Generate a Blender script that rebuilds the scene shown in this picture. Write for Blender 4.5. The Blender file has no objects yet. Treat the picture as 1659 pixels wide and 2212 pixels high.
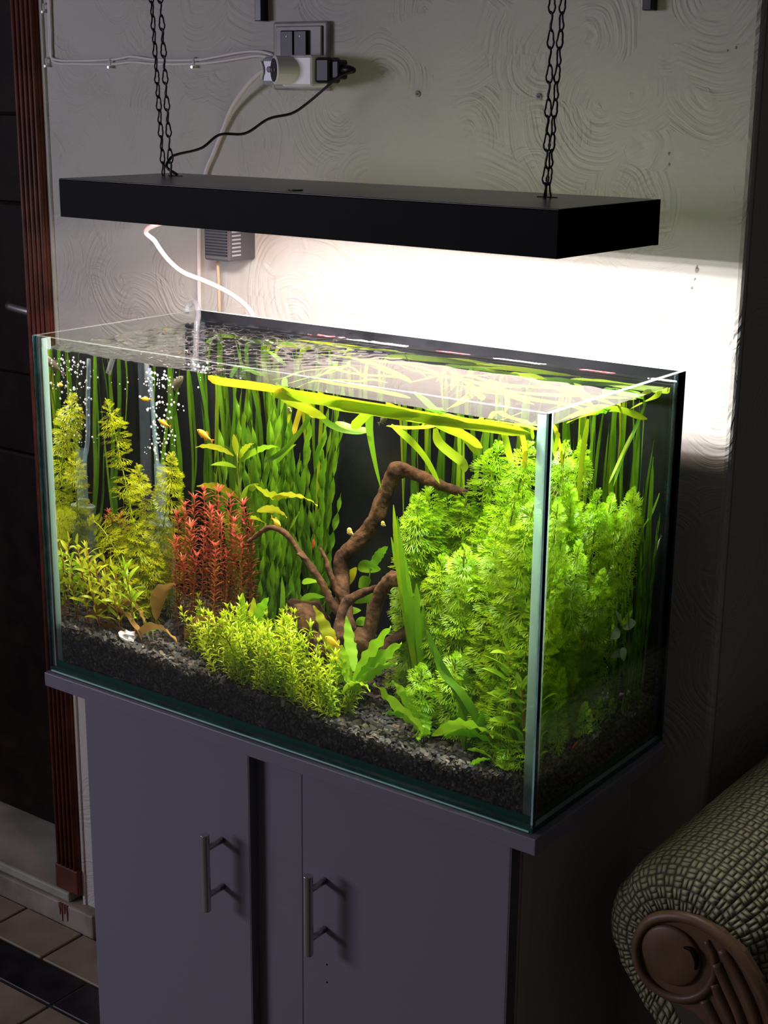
import bpy, bmesh, math, random
from mathutils import Vector, Matrix, noise

# ------------------------------------------------------------------ camera, world, lights, exposure
scene = bpy.context.scene
col = scene.collection
CAM = Vector((1.5010, -1.2682, 0.7659))
RX = Vector((0.80176238, 0.59756945, 0.0093723))
UX = Vector((-0.16919176, 0.21190916, 0.96253242))
FX = Vector((-0.57319389, 0.773308, -0.27100462))
FPX, IW, IH = 3262.93, 1659.0, 2212.0
cd = bpy.data.cameras.new('camera'); cam = bpy.data.objects.new('camera', cd); col.objects.link(cam)
cd.sensor_fit = 'HORIZONTAL'; cd.sensor_width = 36.0; cd.lens = FPX * 36.0 / IW; cd.clip_start = 0.05
cam.matrix_world = Matrix(((RX.x, UX.x, -FX.x, CAM.x), (RX.y, UX.y, -FX.y, CAM.y), (RX.z, UX.z, -FX.z, CAM.z), (0, 0, 0, 1)))
scene.camera = cam
world = bpy.data.worlds.new('world'); scene.world = world; world.use_nodes = True
wb = world.node_tree.nodes['Background']; wb.inputs[0].default_value = (0.62, 0.58, 0.60, 1); wb.inputs[1].default_value = 0.06
# the lamp / television glow of the room, well away on the left
ld = bpy.data.lights.new('room_lamp', 'AREA'); ld.shape = 'RECTANGLE'; ld.size = 1.3; ld.size_y = 0.7; ld.energy = 38.0; ld.color = (0.84, 0.80, 1.0)
lo = bpy.data.objects.new('room_lamp', ld); col.objects.link(lo); lo.location = (-2.2, -2.6, 0.75)
lo.rotation_euler = (Vector((0.35, 0.0, -0.35)) - lo.location).to_track_quat('-Z', 'Y').to_euler()
LED_WHITE, LED_RED = 640.0, 240.0
vs = scene.view_settings
vs.view_transform = 'Standard'; vs.look = 'None'; vs.gamma = 1.0; vs.use_curve_mapping = False; vs.exposure = 0.12

# ------------------------------------------------------------------ measures (metres; tank bottom at z = 0, front glass at y = 0)
W, D, H = 0.762, 0.305, 0.457          # 30 x 12 x 18 inch tank
GT = 0.006                              # glass
WL = 0.441                              # water level
WALL = 0.43                             # back wall plane
FLOOR = -0.755
random.seed(7)
R = random.random
def U(a, b): return a + (b - a) * random.random()

# a point seen in the photograph at a known depth: used only to measure where things stand
def ray(px, py):
    return (FX + RX * ((px - IW / 2) / FPX) - UX * ((py - IH / 2) / FPX)).normalized()
def at(px, py, Y):
    d = ray(px, py); return CAM + d * ((Y - CAM.y) / d.y)
def atx(px, py, X):
    d = ray(px, py); return CAM + d * ((X - CAM.x) / d.x)
def atz(px, py, Z):
    d = ray(px, py); return CAM + d * ((Z - CAM.z) / d.z)
def bend(d, N):
    t = (d - N * d.dot(N)) / 1.333
    return t + N * math.sqrt(max(0, 1 - t.dot(t)))
def inw(px, py, Y):                     # under water through the front pane
    d = ray(px, py); P = CAM + d * ((0.008 - CAM.y) / d.y); e = bend(d, Vector((0, 1, 0)))
    return P + e * ((Y - P.y) / e.y)
def insd(px, py, X):                    # under water through the right-hand pane
    d = ray(px, py); P = CAM + d * ((W - 0.008 - CAM.x) / d.x); e = bend(d, Vector((-1, 0, 0)))
    return P + e * ((X - P.x) / e.x)

# ------------------------------------------------------------------ materials
def newmat(name):
    m = bpy.data.materials.new(name); m.use_nodes = True
    nt = m.node_tree; nt.nodes.clear(); out = nt.nodes.new('ShaderNodeOutputMaterial')
    return m, nt, out
def N(nt, t, **kw):
    n = nt.nodes.new('ShaderNode' + t)
    for k, v in kw.items():
        if k in n.inputs: n.inputs[k].default_value = v
        else: setattr(n, k, v)
    return n
def c4(c): return (c[0], c[1], c[2], 1)
def bump(nt, height, strength=0.3, dist=0.002):
    b = N(nt, 'Bump', Strength=strength, Distance=dist); nt.links.new(height, b.inputs['Height']); return b.outputs[0]
def pmat(name, colr, rough=0.5, metal=0.0, spec=0.5, nscale=0, namp=0.0, bstr=0.0, bdist=0.001, emis=None, estr=0.0, col2=None):
    m, nt, out = newmat(name)
    p = N(nt, 'BsdfPrincipled'); p.inputs['Base Color'].default_value = c4(colr)
    p.inputs['Roughness'].default_value = rough; p.inputs['Metallic'].default_value = metal; p.inputs['Specular IOR Level'].default_value = spec
    if nscale:
        tc = N(nt, 'TexCoord'); nz = N(nt, 'TexNoise', Scale=nscale, Detail=5.0)
        nt.links.new(tc.outputs['Object'], nz.inputs['Vector'])
        if namp or col2:
            mx = N(nt, 'Mix', data_type='RGBA'); a = colr; b = col2 or tuple(min(1, k * (1 + namp)) for k in colr)
            a2 = a if col2 else tuple(k * (1 - namp) for k in colr)
            mx.inputs[6].default_value = c4(a2); mx.inputs[7].default_value = c4(b)
            rp = N(nt, 'ValToRGB'); rp.color_ramp.elements[0].position = 0.35; rp.color_ramp.elements[1].position = 0.65
            nt.links.new(nz.outputs[0], rp.inputs[0]); nt.links.new(rp.outputs[0], mx.inputs[0]); nt.links.new(mx.outputs[2], p.inputs['Base Color'])
        if bstr: nt.links.new(bump(nt, nz.outputs[0], bstr, bdist), p.inputs['Normal'])
    if emis: p.inputs['Emission Color'].default_value = c4(emis); p.inputs['Emission Strength'].default_value = estr
    nt.links.new(p.outputs[0], out.inputs[0]); return m
def leafmat(name, ca, cb, trans=0.5, gloss=0.03, nscale=60):
    """two-tone leaf: every leaf a little different, light shines through"""
    m, nt, out = newmat(name)
    oi = N(nt, 'ObjectInfo'); tc = N(nt, 'TexCoord'); nz = N(nt, 'TexNoise', Scale=float(nscale), Detail=2.0)
    nt.links.new(tc.outputs['Object'], nz.inputs['Vector'])
    ad = N(nt, 'Math', operation='MULTIPLY_ADD'); nt.links.new(nz.outputs[0], ad.inputs[0]); ad.inputs[1].default_value = 0.7
    mu = N(nt, 'Math', operation='MULTIPLY_ADD'); nt.links.new(oi.outputs['Random'], mu.inputs[0]); mu.inputs[1].default_value = 0.8; mu.inputs[2].default_value = -0.25
    nt.links.new(mu.outputs[0], ad.inputs[2])
    mx = N(nt, 'Mix', data_type='RGBA'); mx.inputs[6].default_value = c4(ca); mx.inputs[7].default_value = c4(cb); nt.links.new(ad.outputs[0], mx.inputs[0])
    df = N(nt, 'BsdfDiffuse'); tr = N(nt, 'BsdfTranslucent'); gl = N(nt, 'BsdfGlossy', Roughness=0.35); gl.inputs[0].default_value = (0.6, 0.7, 0.5, 1)
    nt.links.new(mx.outputs[2], df.inputs[0]); nt.links.new(mx.outputs[2], tr.inputs[0])
    m1 = N(nt, 'MixShader'); m1.inputs[0].default_value = trans; nt.links.new(df.outputs[0], m1.inputs[1]); nt.links.new(tr.outputs[0], m1.inputs[2])
    m2 = N(nt, 'MixShader'); m2.inputs[0].default_value = gloss; nt.links.new(m1.outputs[0], m2.inputs[1]); nt.links.new(gl.outputs[0], m2.inputs[2])
    nt.links.new(m2.outputs[0], out.inputs[0]); return m
def glassmat(name, tint, f0=0.04, haze=0.0, hazecol=(0.8, 0.9, 0.9), gain=0.9, trl=False):
    """clear pane: see-through with a Schlick mirror term on both sides"""
    m, nt, out = newmat(name)
    lw = N(nt, 'LayerWeight'); lw.inputs[0].default_value = 0.5
    pw = N(nt, 'Math', operation='POWER'); nt.links.new(lw.outputs['Facing'], pw.inputs[0]); pw.inputs[1].default_value = 5.0
    ma = N(nt, 'Math', operation='MULTIPLY_ADD'); nt.links.new(pw.outputs[0], ma.inputs[0]); ma.inputs[1].default_value = gain; ma.inputs[2].default_value = f0
    t = N(nt, 'BsdfTransparent'); t.inputs[0].default_value = c4(tint)
    g = N(nt, 'BsdfGlossy', Roughness=0.0); g.inputs[0].default_value = (1, 1, 1, 1)
    s = N(nt, 'MixShader'); nt.links.new(ma.outputs[0], s.inputs[0]); nt.links.new(t.outputs[0], s.inputs[1]); nt.links.new(g.outputs[0], s.inputs[2])
    last = s
    if haze:
        d = N(nt, 'BsdfDiffuse'); d.inputs[0].default_value = c4(hazecol)
        if trl:
            t2 = N(nt, 'BsdfTranslucent'); t2.inputs[0].default_value = c4(hazecol); s3 = N(nt, 'MixShader'); s3.inputs[0].default_value = 0.6; nt.links.new(d.outputs[0], s3.inputs[1]); nt.links.new(t2.outputs[0], s3.inputs[2]); d = s3
        s2 = N(nt, 'MixShader'); s2.inputs[0].default_value = haze; nt.links.new(s.outputs[0], s2.inputs[1]); nt.links.new(d.outputs[0], s2.inputs[2]); last = s2
    nt.links.new(last.outputs[0], out.inputs[0]); return m

def plaster(name, base, strength=0.9):
    """trowelled stucco: overlapping fans of arcs"""
    m, nt, out = newmat(name); L = nt.links.new
    p = N(nt, 'BsdfPrincipled', Roughness=0.6); p.inputs['Specular IOR Level'].default_value = 0.25
    tc = N(nt, 'TexCoord'); mp = N(nt, 'Mapping'); mp.inputs['Scale'].default_value = (1, 1.0, 1.0); L(tc.outputs['Object'], mp.inputs[0])
    nz = N(nt, 'TexNoise', Scale=7.0, Detail=2.0); L(mp.outputs[0], nz.inputs['Vector'])
    wv = N(nt, 'VectorMath', operation='MULTIPLY_ADD'); L(nz.outputs['Color'], wv.inputs[0]); wv.inputs[1].default_value = (0.05, 0, 0.05); L(mp.outputs[0], wv.inputs[2])
    hs = []
    def strokes(sc, off, fr, ang_w):
        """sweeps of the trowel: ridges that follow arcs round scattered centres, each only part of the way round"""
        of = N(nt, 'VectorMath', operation='ADD'); L(wv.outputs[0], of.inputs[0]); of.inputs[1].default_value = (off, 0, off * 0.7)
        vo = N(nt, 'TexVoronoi', Scale=sc); vo.voronoi_dimensions = '3D'; L(of.outputs[0], vo.inputs['Vector'])
        df = N(nt, 'VectorMath', operation='SUBTRACT'); L(of.outputs[0], df.inputs[0]); L(vo.outputs['Position'], df.inputs[1])
        se = N(nt, 'SeparateXYZ'); L(df.outputs[0], se.inputs[0]); sc_ = N(nt, 'SeparateColor'); L(vo.outputs['Color'], sc_.inputs[0])
        ln = N(nt, 'VectorMath', operation='LENGTH'); L(df.outputs[0], ln.inputs[0])
        at_ = N(nt, 'Math', operation='ARCTAN2'); L(se.outputs['Z'], at_.inputs[0]); L(se.outputs['X'], at_.inputs[1])
        rd = N(nt, 'Math', operation='MULTIPLY'); L(ln.outputs['Value'], rd.inputs[0]); rd.inputs[1].default_value = fr
        an = N(nt, 'Math', operation='MULTIPLY'); L(at_.outputs[0], an.inputs[0]); an.inputs[1].default_value = 0.55
        rc = N(nt, 'Math', operation='MULTIPLY'); L(sc_.outputs[0], rc.inputs[0]); rc.inputs[1].default_value = 40.0
        cv = N(nt, 'CombineXYZ'); L(rd.outputs[0], cv.inputs[0]); L(an.outputs[0], cv.inputs[1]); L(rc.outputs[0], cv.inputs[2])
        nn = N(nt, 'TexNoise', Scale=1.0, Detail=2.0); L(cv.outputs[0], nn.inputs['Vector'])
        ph = N(nt, 'Math', operation='MULTIPLY_ADD'); L(sc_.outputs[1], ph.inputs[0]); ph.inputs[1].default_value = 6.283; L(at_.outputs[0], ph.inputs[2])
        co = N(nt, 'Math', operation='COSINE'); L(ph.outputs[0], co.inputs[0])
        rp = N(nt, 'MapRange'); rp.inputs['From Min'].default_value = ang_w; rp.inputs['From Max'].default_value = ang_w + 0.5; L(co.outputs[0], rp.inputs['Value'])
        sb = N(nt, 'Math', operation='SUBTRACT'); L(nn.outputs[0], sb.inputs[0]); sb.inputs[1].default_value = 0.5
        k = N(nt, 'Math', operation='MULTIPLY'); L(sb.outputs[0], k.inputs[0]); L(rp.outputs[0], k.inputs[1]); return k
    k1 = strokes(5.5, 0.0, 190.0, -0.35); k2 = strokes(8.5, 3.7, 240.0, 0.1)
    ad = N(nt, 'Math', operation='ADD'); L(k1.outputs[0], ad.inputs[0]); L(k2.outputs[0], ad.inputs[1])
    m5 = N(nt, 'Math', operation='MULTIPLY'); L(ad.outputs[0], m5.inputs[0]); m5.inputs[1].default_value = 4.5; ad = m5
    n4 = N(nt, 'TexNoise', Scale=90.0, Detail=4.0); L(mp.outputs[0], n4.inputs['Vector'])
    ad2 = N(nt, 'Math', operation='MULTIPLY_ADD'); L(n4.outputs[0], ad2.inputs[0]); ad2.inputs[1].default_value = 1.0; L(ad.outputs[0], ad2.inputs[2])
    L(bump(nt, ad2.outputs[0], strength, 0.0011), p.inputs['Normal'])
    n5 = N(nt, 'TexNoise', Scale=3.5, Detail=5.0); L(mp.outputs[0], n5.inputs['Vector'])
    mx = N(nt, 'Mix', data_type='RGBA'); mx.inputs[6].default_value = c4(tuple(k * 0.88 for k in base)); mx.inputs[7].default_value = c4(base); L(n5.outputs[0], mx.inputs[0])
    L(mx.outputs[2], p.inputs['Base Color']); L(p.outputs[0], out.inputs[0]); return m

M = {}
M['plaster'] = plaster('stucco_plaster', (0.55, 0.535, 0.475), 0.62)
M['plaster_shaded'] = plaster('stucco_return', (0.46, 0.44, 0.41), 0.4)  # same stucco as the back wall, its shade put into the colour
M['rear_wall_dimmed'] = pmat('dark_rear_wall', (0.035, 0.031, 0.028), 0.8, spec=0.1, nscale=6, namp=0.3)  # wall colour darkened so its reflection does not haze the right pane
M['black_paint'] = pmat('black_paint', (0.0030, 0.0030, 0.0034), 0.5, spec=0.05, nscale=30, namp=0.3)
M['black_top'] = pmat('black_sheet', (0.016, 0.015, 0.013), 0.30, spec=0.45, nscale=14, namp=0.45)
M['black_metal'] = pmat('black_metal', (0.010, 0.010, 0.012), 0.35, metal=0.2)
M['white_reflector'] = pmat('white_reflector', (0.62, 0.62, 0.62), 0.5)
M['cabinet'] = pmat('white_laminate', (0.205, 0.197, 0.232), 0.42, spec=0.3, nscale=320, bstr=0.06, bdist=0.0004)
M['edge_gap_shade'] = pmat('dark_edge_gap_shade', (0.14, 0.135, 0.15), 0.5, spec=0.2)  # dark tone of the door edges and of the imitated gap shadow
M['cabinet_side'] = pmat('cabinet_side_board', (0.42, 0.37, 0.34), 0.5, spec=0.25, nscale=90, bstr=0.05)
M['steel'] = pmat('brushed_steel', (0.55, 0.54, 0.53), 0.32, metal=1.0, nscale=260, bstr=0.05, bdist=0.0003)
M['glass'] = glassmat('clear_glass', (0.965, 0.985, 0.975), 0.03)
M['glass_edge'] = pmat('glass_edge_aqua', (0.45, 0.68, 0.64), 0.12, spec=0.8, nscale=40, namp=0.25)
M['glass_edge_dark'] = pmat('glass_edge_teal', (0.012, 0.05, 0.055), 0.08, spec=0.8, nscale=50, namp=0.4)
M['glass_base'] = pmat('glass_base_green', (0.008, 0.055, 0.04), 0.10, spec=0.8, nscale=30, namp=0.5)
M['edge_highlight'] = pmat('edge_highlight_green', (0.42, 0.80, 0.64), 0.1, spec=0.8)  # pale green of the painted highlight below the front glass
M['silicone'] = glassmat('clear_silicone', (0.70, 0.82, 0.78), 0.02, haze=0.32, hazecol=(0.76, 0.88, 0.85), trl=True)
M['silicone_back'] = glassmat('clear_back_silicone', (0.75, 0.82, 0.86), 0.02, haze=0.07, hazecol=(0.6, 0.75, 0.9))
M['rim_bright'] = glassmat('pane_rim_bright', (0.80, 0.88, 0.86), 0.06, haze=0.35, hazecol=(0.75, 0.88, 0.83), gain=0.3)
M['rim'] = glassmat('pane_rim', (0.80, 0.88, 0.86), 0.06, haze=0.10, hazecol=(0.7, 0.85, 0.8), gain=0.3)
M['silicone_low'] = glassmat('green_silicone', (0.25, 0.42, 0.36), 0.02, haze=0.25, hazecol=(0.08, 0.30, 0.24))
M['back_black'] = pmat('black_backing', (0.0065, 0.0068, 0.0085), 0.22, spec=0.35, nscale=9, namp=0.5)
M['led_white'] = pmat('white_diodes', (0.9, 0.9, 0.9), 0.4, emis=(1.0, 0.97, 0.93), estr=LED_WHITE)
M['led_white_right'] = pmat('white_diodes_right', (0.9, 0.9, 0.9), 0.4, emis=(0.97, 0.98, 1.0), estr=LED_WHITE * 1.35)
M['led_red'] = pmat('red_diodes', (0.9, 0.2, 0.2), 0.4, emis=(1.0, 0.12, 0.14), estr=LED_RED)
M['white_plastic'] = pmat('white_plastic', (0.72, 0.71, 0.70), 0.35)
M['grey_plastic'] = pmat('grey_plastic', (0.36, 0.38, 0.42), 0.3)
M['plate'] = pmat('grey_switch_plate', (0.26, 0.25, 0.23), 0.45, nscale=30, namp=0.2)
M['black_plastic'] = pmat('black_plastic', (0.008, 0.008, 0.009), 0.4, spec=0.3)
M['dark_plastic'] = pmat('charcoal_plastic', (0.07, 0.07, 0.075), 0.45)
M['white_cable'] = pmat('white_cable', (0.74, 0.68, 0.66), 0.4)
M['tan_tube'] = pmat('tan_tube', (0.50, 0.36, 0.22), 0.45)
M['airline'] = glassmat('clear_airline', (0.70, 0.73, 0.75), 0.05, haze=0.10, hazecol=(0.75, 0.80, 0.84))
M['acrylic'] = glassmat('acrylic_tube', (0.78, 0.86, 0.90), 0.10, haze=0.16, hazecol=(0.55, 0.72, 0.85), gain=0.7)
M['filter_base'] = pmat('filter_base_green', (0.16, 0.22, 0.17), 0.4)
M['door'] = pmat('dark_door_wood', (0.009, 0.004, 0.003), 0.5, spec=0.1, nscale=18, namp=0.5)
M['frame'] = pmat('red_brown_frame', (0.095, 0.021, 0.012), 0.5, spec=0.35, nscale=25, namp=0.35)
M['marble'] = pmat('threshold_marble', (0.34, 0.33, 0.27), 0.35, nscale=8, namp=0.25)
M['riser'] = pmat('riser_stone', (0.22, 0.19, 0.16), 0.6, nscale=14, namp=0.35, bstr=0.2)
M['grout'] = pmat('dark_grout', (0.03, 0.026, 0.022), 0.8)
M['tile'] = pmat('beige_floor_tile', (0.27, 0.23, 0.17), 0.45, nscale=10, namp=0.35, col2=(0.17, 0.14, 0.10))
M['tile_black'] = pmat('black_granite_tile', (0.012, 0.012, 0.014), 0.35, nscale=20, namp=0.5)
M['wood'] = pmat('driftwood', (0.125, 0.064, 0.028), 0.85, spec=0.1, nscale=55, col2=(0.035, 0.018, 0.010), bstr=1.0, bdist=0.006)
M['gravel'] = pmat('gravel_bed', (0.075, 0.068, 0.058), 0.9, spec=0.1, nscale=150, namp=0.6, bstr=0.9, bdist=0.004)
M['stone'] = pmat('pale_stone', (0.62, 0.62, 0.60), 0.8, nscale=60, namp=0.35, bstr=0.5, bdist=0.003)
M['scroll'] = pmat('carved_wood', (0.135, 0.072, 0.040), 0.45, spec=0.4, nscale=20, namp=0.2)
M['bubble'] = glassmat('air_bubble', (0.82, 0.86, 0.9), 0.25, haze=0.45, hazecol=(0.95, 0.97, 1.0))
def chipmat():
    m, nt, out = newmat('slate_chips'); L = nt.links.new
    ge = N(nt, 'NewGeometry'); oi = N(nt, 'ObjectInfo'); ad = N(nt, 'Math', operation='ADD')
    L(ge.outputs['Random Per Island'], ad.inputs[0]); L(oi.outputs['Random'], ad.inputs[1])
    fr = N(nt, 'Math', operation='FRACT'); L(ad.outputs[0], fr.inputs[0])
    rp = N(nt, 'ValToRGB'); e = rp.color_ramp.elements
    e[0].position = 0; e[0].color = (0.022, 0.023, 0.023, 1); e[1].position = 1; e[1].color = (0.21, 0.18, 0.13, 1)
    for ps, cc in ((0.35, (0.038, 0.038, 0.035, 1)), (0.6, (0.066, 0.060, 0.045, 1)), (0.8, (0.115, 0.092, 0.060, 1)), (0.93, (0.070, 0.074, 0.080, 1))):
        k = e.new(ps); k.color = cc
    L(fr.outputs[0], rp.inputs[0])
    p = N(nt, 'BsdfPrincipled', Roughness=0.75); L(rp.outputs[0], p.inputs['Base Color']); L(p.outputs[0], out.inputs[0]); return m
M['chips'] = chipmat()
# leaves
M['limno'] = leafmat('feathery_green', (0.19, 0.40, 0.003), (0.42, 0.60, 0.008))
M['limno_tip'] = leafmat('feathery_tip', (0.28, 0.58, 0.005), (0.48, 0.70, 0.018))
M['limno_olive'] = leafmat('feathery_olive', (0.33, 0.39, 0.004), (0.56, 0.60, 0.012))
M['stem_green'] = leafmat('stem_green', (0.25, 0.32, 0.03), (0.35, 0.40, 0.05), 0.2)
M['stem_red'] = leafmat('stem_red', (0.30, 0.08, 0.03), (0.38, 0.16, 0.05), 0.2)
M['rotala'] = leafmat('red_leaf', (0.40, 0.075, 0.035), (0.40, 0.16, 0.035))
M['rotala_tip'] = leafmat('red_tip_leaf', (0.55, 0.075, 0.06), (0.52, 0.14, 0.06))
M['rotala_low'] = leafmat('bronze_leaf', (0.22, 0.075, 0.018), (0.30, 0.15, 0.03))
M['vallis'] = leafmat('ribbon_leaf', (0.050, 0.150, 0.006), (0.13, 0.27, 0.010), 0.45, 0.025, 25)
M['vallis_bright'] = leafmat('bright_ribbon_leaf', (0.21, 0.36, 0.008), (0.40, 0.46, 0.012), 0.5, 0.025, 25)
M['vallis_yellow'] = leafmat('yellow_ribbon_leaf', (0.52, 0.52, 0.015), (0.60, 0.40, 0.02), 0.5, 0.025, 20)
M['twist'] = leafmat('twisted_ribbon_leaf', (0.075, 0.21, 0.006), (0.19, 0.38, 0.012), 0.45, 0.025, 30)
M['hygro'] = leafmat('willow_leaf', (0.36, 0.48, 0.012), (0.58, 0.58, 0.03), 0.4, 0.025, 40)
M['hygro_green'] = leafmat('willow_leaf_green', (0.26, 0.55, 0.015), (0.46, 0.66, 0.03), 0.4, 0.025, 40)
M['carpet'] = leafmat('foreground_leaf', (0.40, 0.58, 0.006), (0.64, 0.74, 0.015), 0.4, 0.05)
M['crypt'] = leafmat('crinkled_leaf', (0.20, 0.50, 0.012), (0.42, 0.66, 0.03), 0.4, 0.025, 45)
M['crypt_brown'] = leafmat('dead_leaf', (0.20, 0.105, 0.030), (0.34, 0.21, 0.06), 0.3, 0.03, 45)
M['round'] = leafmat('round_leaf', (0.22, 0.52, 0.02), (0.34, 0.62, 0.03), 0.45, 0.025, 45)
M['grey_leaf'] = leafmat('grey_green_leaf', (0.24, 0.31, 0.17), (0.34, 0.36, 0.22), 0.3, 0.05, 45)
M['fish_orange'] = pmat('orange_fish', (0.95, 0.42, 0.02), 0.35, nscale=90, col2=(0.95, 0.62, 0.05))
M['fish_yellow'] = pmat('yellow_fish', (0.95, 0.66, 0.03), 0.35, nscale=90, col2=(0.95, 0.50, 0.02))
M['fish_grey'] = pmat('grey_fish', (0.10, 0.095, 0.065), 0.45, spec=0.3, nscale=70, col2=(0.15, 0.135, 0.085))
M['fish_pale'] = pmat('pale_fish', (0.80, 0.62, 0.34), 0.35, nscale=70, col2=(0.85, 0.75, 0.55))
M['fin_pale'] = leafmat('pale_fin', (0.26, 0.23, 0.16), (0.32, 0.29, 0.2), 0.6)
M['fin_orange'] = leafmat('orange_fin', (0.85, 0.45, 0.06), (0.9, 0.55, 0.1), 0.6)
M['eye'] = pmat('fish_eye', (0.01, 0.01, 0.01), 0.1)
M['snail'] = pmat('yellow_snail_shell', (0.80, 0.68, 0.16), 0.3, nscale=80, col2=(0.72, 0.50, 0.10))
M['snail_foot'] = pmat('snail_foot', (0.45, 0.38, 0.22), 0.6)
M['shrimp'] = pmat('red_shrimp', (0.75, 0.035, 0.02), 0.3)

def fabric():
    m, nt, out = newmat('basket_weave_fabric'); L = nt.links.new
    p = N(nt, 'BsdfPrincipled', Roughness=0.55); p.inputs['Specular IOR Level'].default_value = 0.4
    uv = N(nt, 'UVMap'); sp = N(nt, 'SeparateXYZ'); L(uv.outputs[0], sp.inputs[0])
    ch = N(nt, 'TexChecker', Scale=1.0); L(uv.outputs[0], ch.inputs['Vector'])
    hs = []
    for ax, ox in ((0, 1), (1, 0)):
        a = N(nt, 'Math', operation='MULTIPLY'); L(sp.outputs[ax], a.inputs[0]); a.inputs[1].default_value = math.pi
        s = N(nt, 'Math', operation='SINE'); L(a.outputs[0], s.inputs[0]); b = N(nt, 'Math', operation='ABSOLUTE'); L(s.outputs[0], b.inputs[0])
        a2 = N(nt, 'Math', operation='MULTIPLY'); L(sp.outputs[ox], a2.inputs[0]); a2.inputs[1].default_value = math.pi * 2
        s2 = N(nt, 'Math', operation='SINE'); L(a2.outputs[0], s2.inputs[0]); b2 = N(nt, 'Math', operation='ABSOLUTE'); L(s2.outputs[0], b2.inputs[0])
        pw = N(nt, 'Math', operation='POWER'); L(b2.outputs[0], pw.inputs[0]); pw.inputs[1].default_value = 0.5
        mm = N(nt, 'Math', operation='MULTIPLY'); L(b.outputs[0], mm.inputs[0]); L(pw.outputs[0], mm.inputs[1]); hs.append(mm)
    mx = N(nt, 'Mix', data_type='FLOAT'); L(ch.outputs['Fac'], mx.inputs[0]); L(hs[0].outputs[0], mx.inputs[2]); L(hs[1].outputs[0], mx.inputs[3])
    L(bump(nt, mx.outputs[0], 1.0, 0.0035), p.inputs['Normal'])
    rp = N(nt, 'ValToRGB'); rp.color_ramp.elements[0].color = (0.060, 0.055, 0.034, 1); rp.color_ramp.elements[1].color = (0.30, 0.275, 0.165, 1)
    rp.color_ramp.elements[0].position = 0.15; rp.color_ramp.elements[1].position = 0.75
    L(mx.outputs[0], rp.inputs[0]); L(rp.outputs[0], p.inputs['Base Color']); L(p.outputs[0], out.inputs[0]); return m
M['fabric'] = fabric()

def watermats():
    m, nt, out = newmat('water_side')
    g = N(nt, 'BsdfGlass', Roughness=0.0, IOR=1.333); g.inputs[0].default_value = (0.97, 0.985, 0.965, 1); nt.links.new(g.outputs[0], out.inputs[0])
    m2, nt, out = newmat('water_surface'); L = nt.links.new
    lw = N(nt, 'LayerWeight'); lw.inputs[0].default_value = 0.5; pw = N(nt, 'Math', operation='POWER'); L(lw.outputs['Facing'], pw.inputs[0]); pw.inputs[1].default_value = 5.0
    fr = N(nt, 'Math', operation='MULTIPLY_ADD'); L(pw.outputs[0], fr.inputs[0]); fr.inputs[1].default_value = 0.95; fr.inputs[2].default_value = 0.05
    ml = N(nt, 'Math', operation='MULTIPLY', use_clamp=True); L(fr.outputs[0], ml.inputs[0]); ml.inputs[1].default_value = 1.3; fr = ml   # mirror raised above plain water to brighten reflections and the wall
    t = N(nt, 'BsdfTransparent'); t.inputs[0].default_value = (0.97, 0.99, 0.97, 1); gl = N(nt, 'BsdfGlossy', Roughness=0.0); gl.inputs[0].default_value = (1, 1, 1, 1)
    s = N(nt, 'MixShader'); L(fr.outputs[0], s.inputs[0]); L(t.outputs[0], s.inputs[1]); L(gl.outputs[0], s.inputs[2]); L(s.outputs[0], out.inputs[0])
    return m, m2
M['water_side'], M['water_top'] = watermats()

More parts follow.
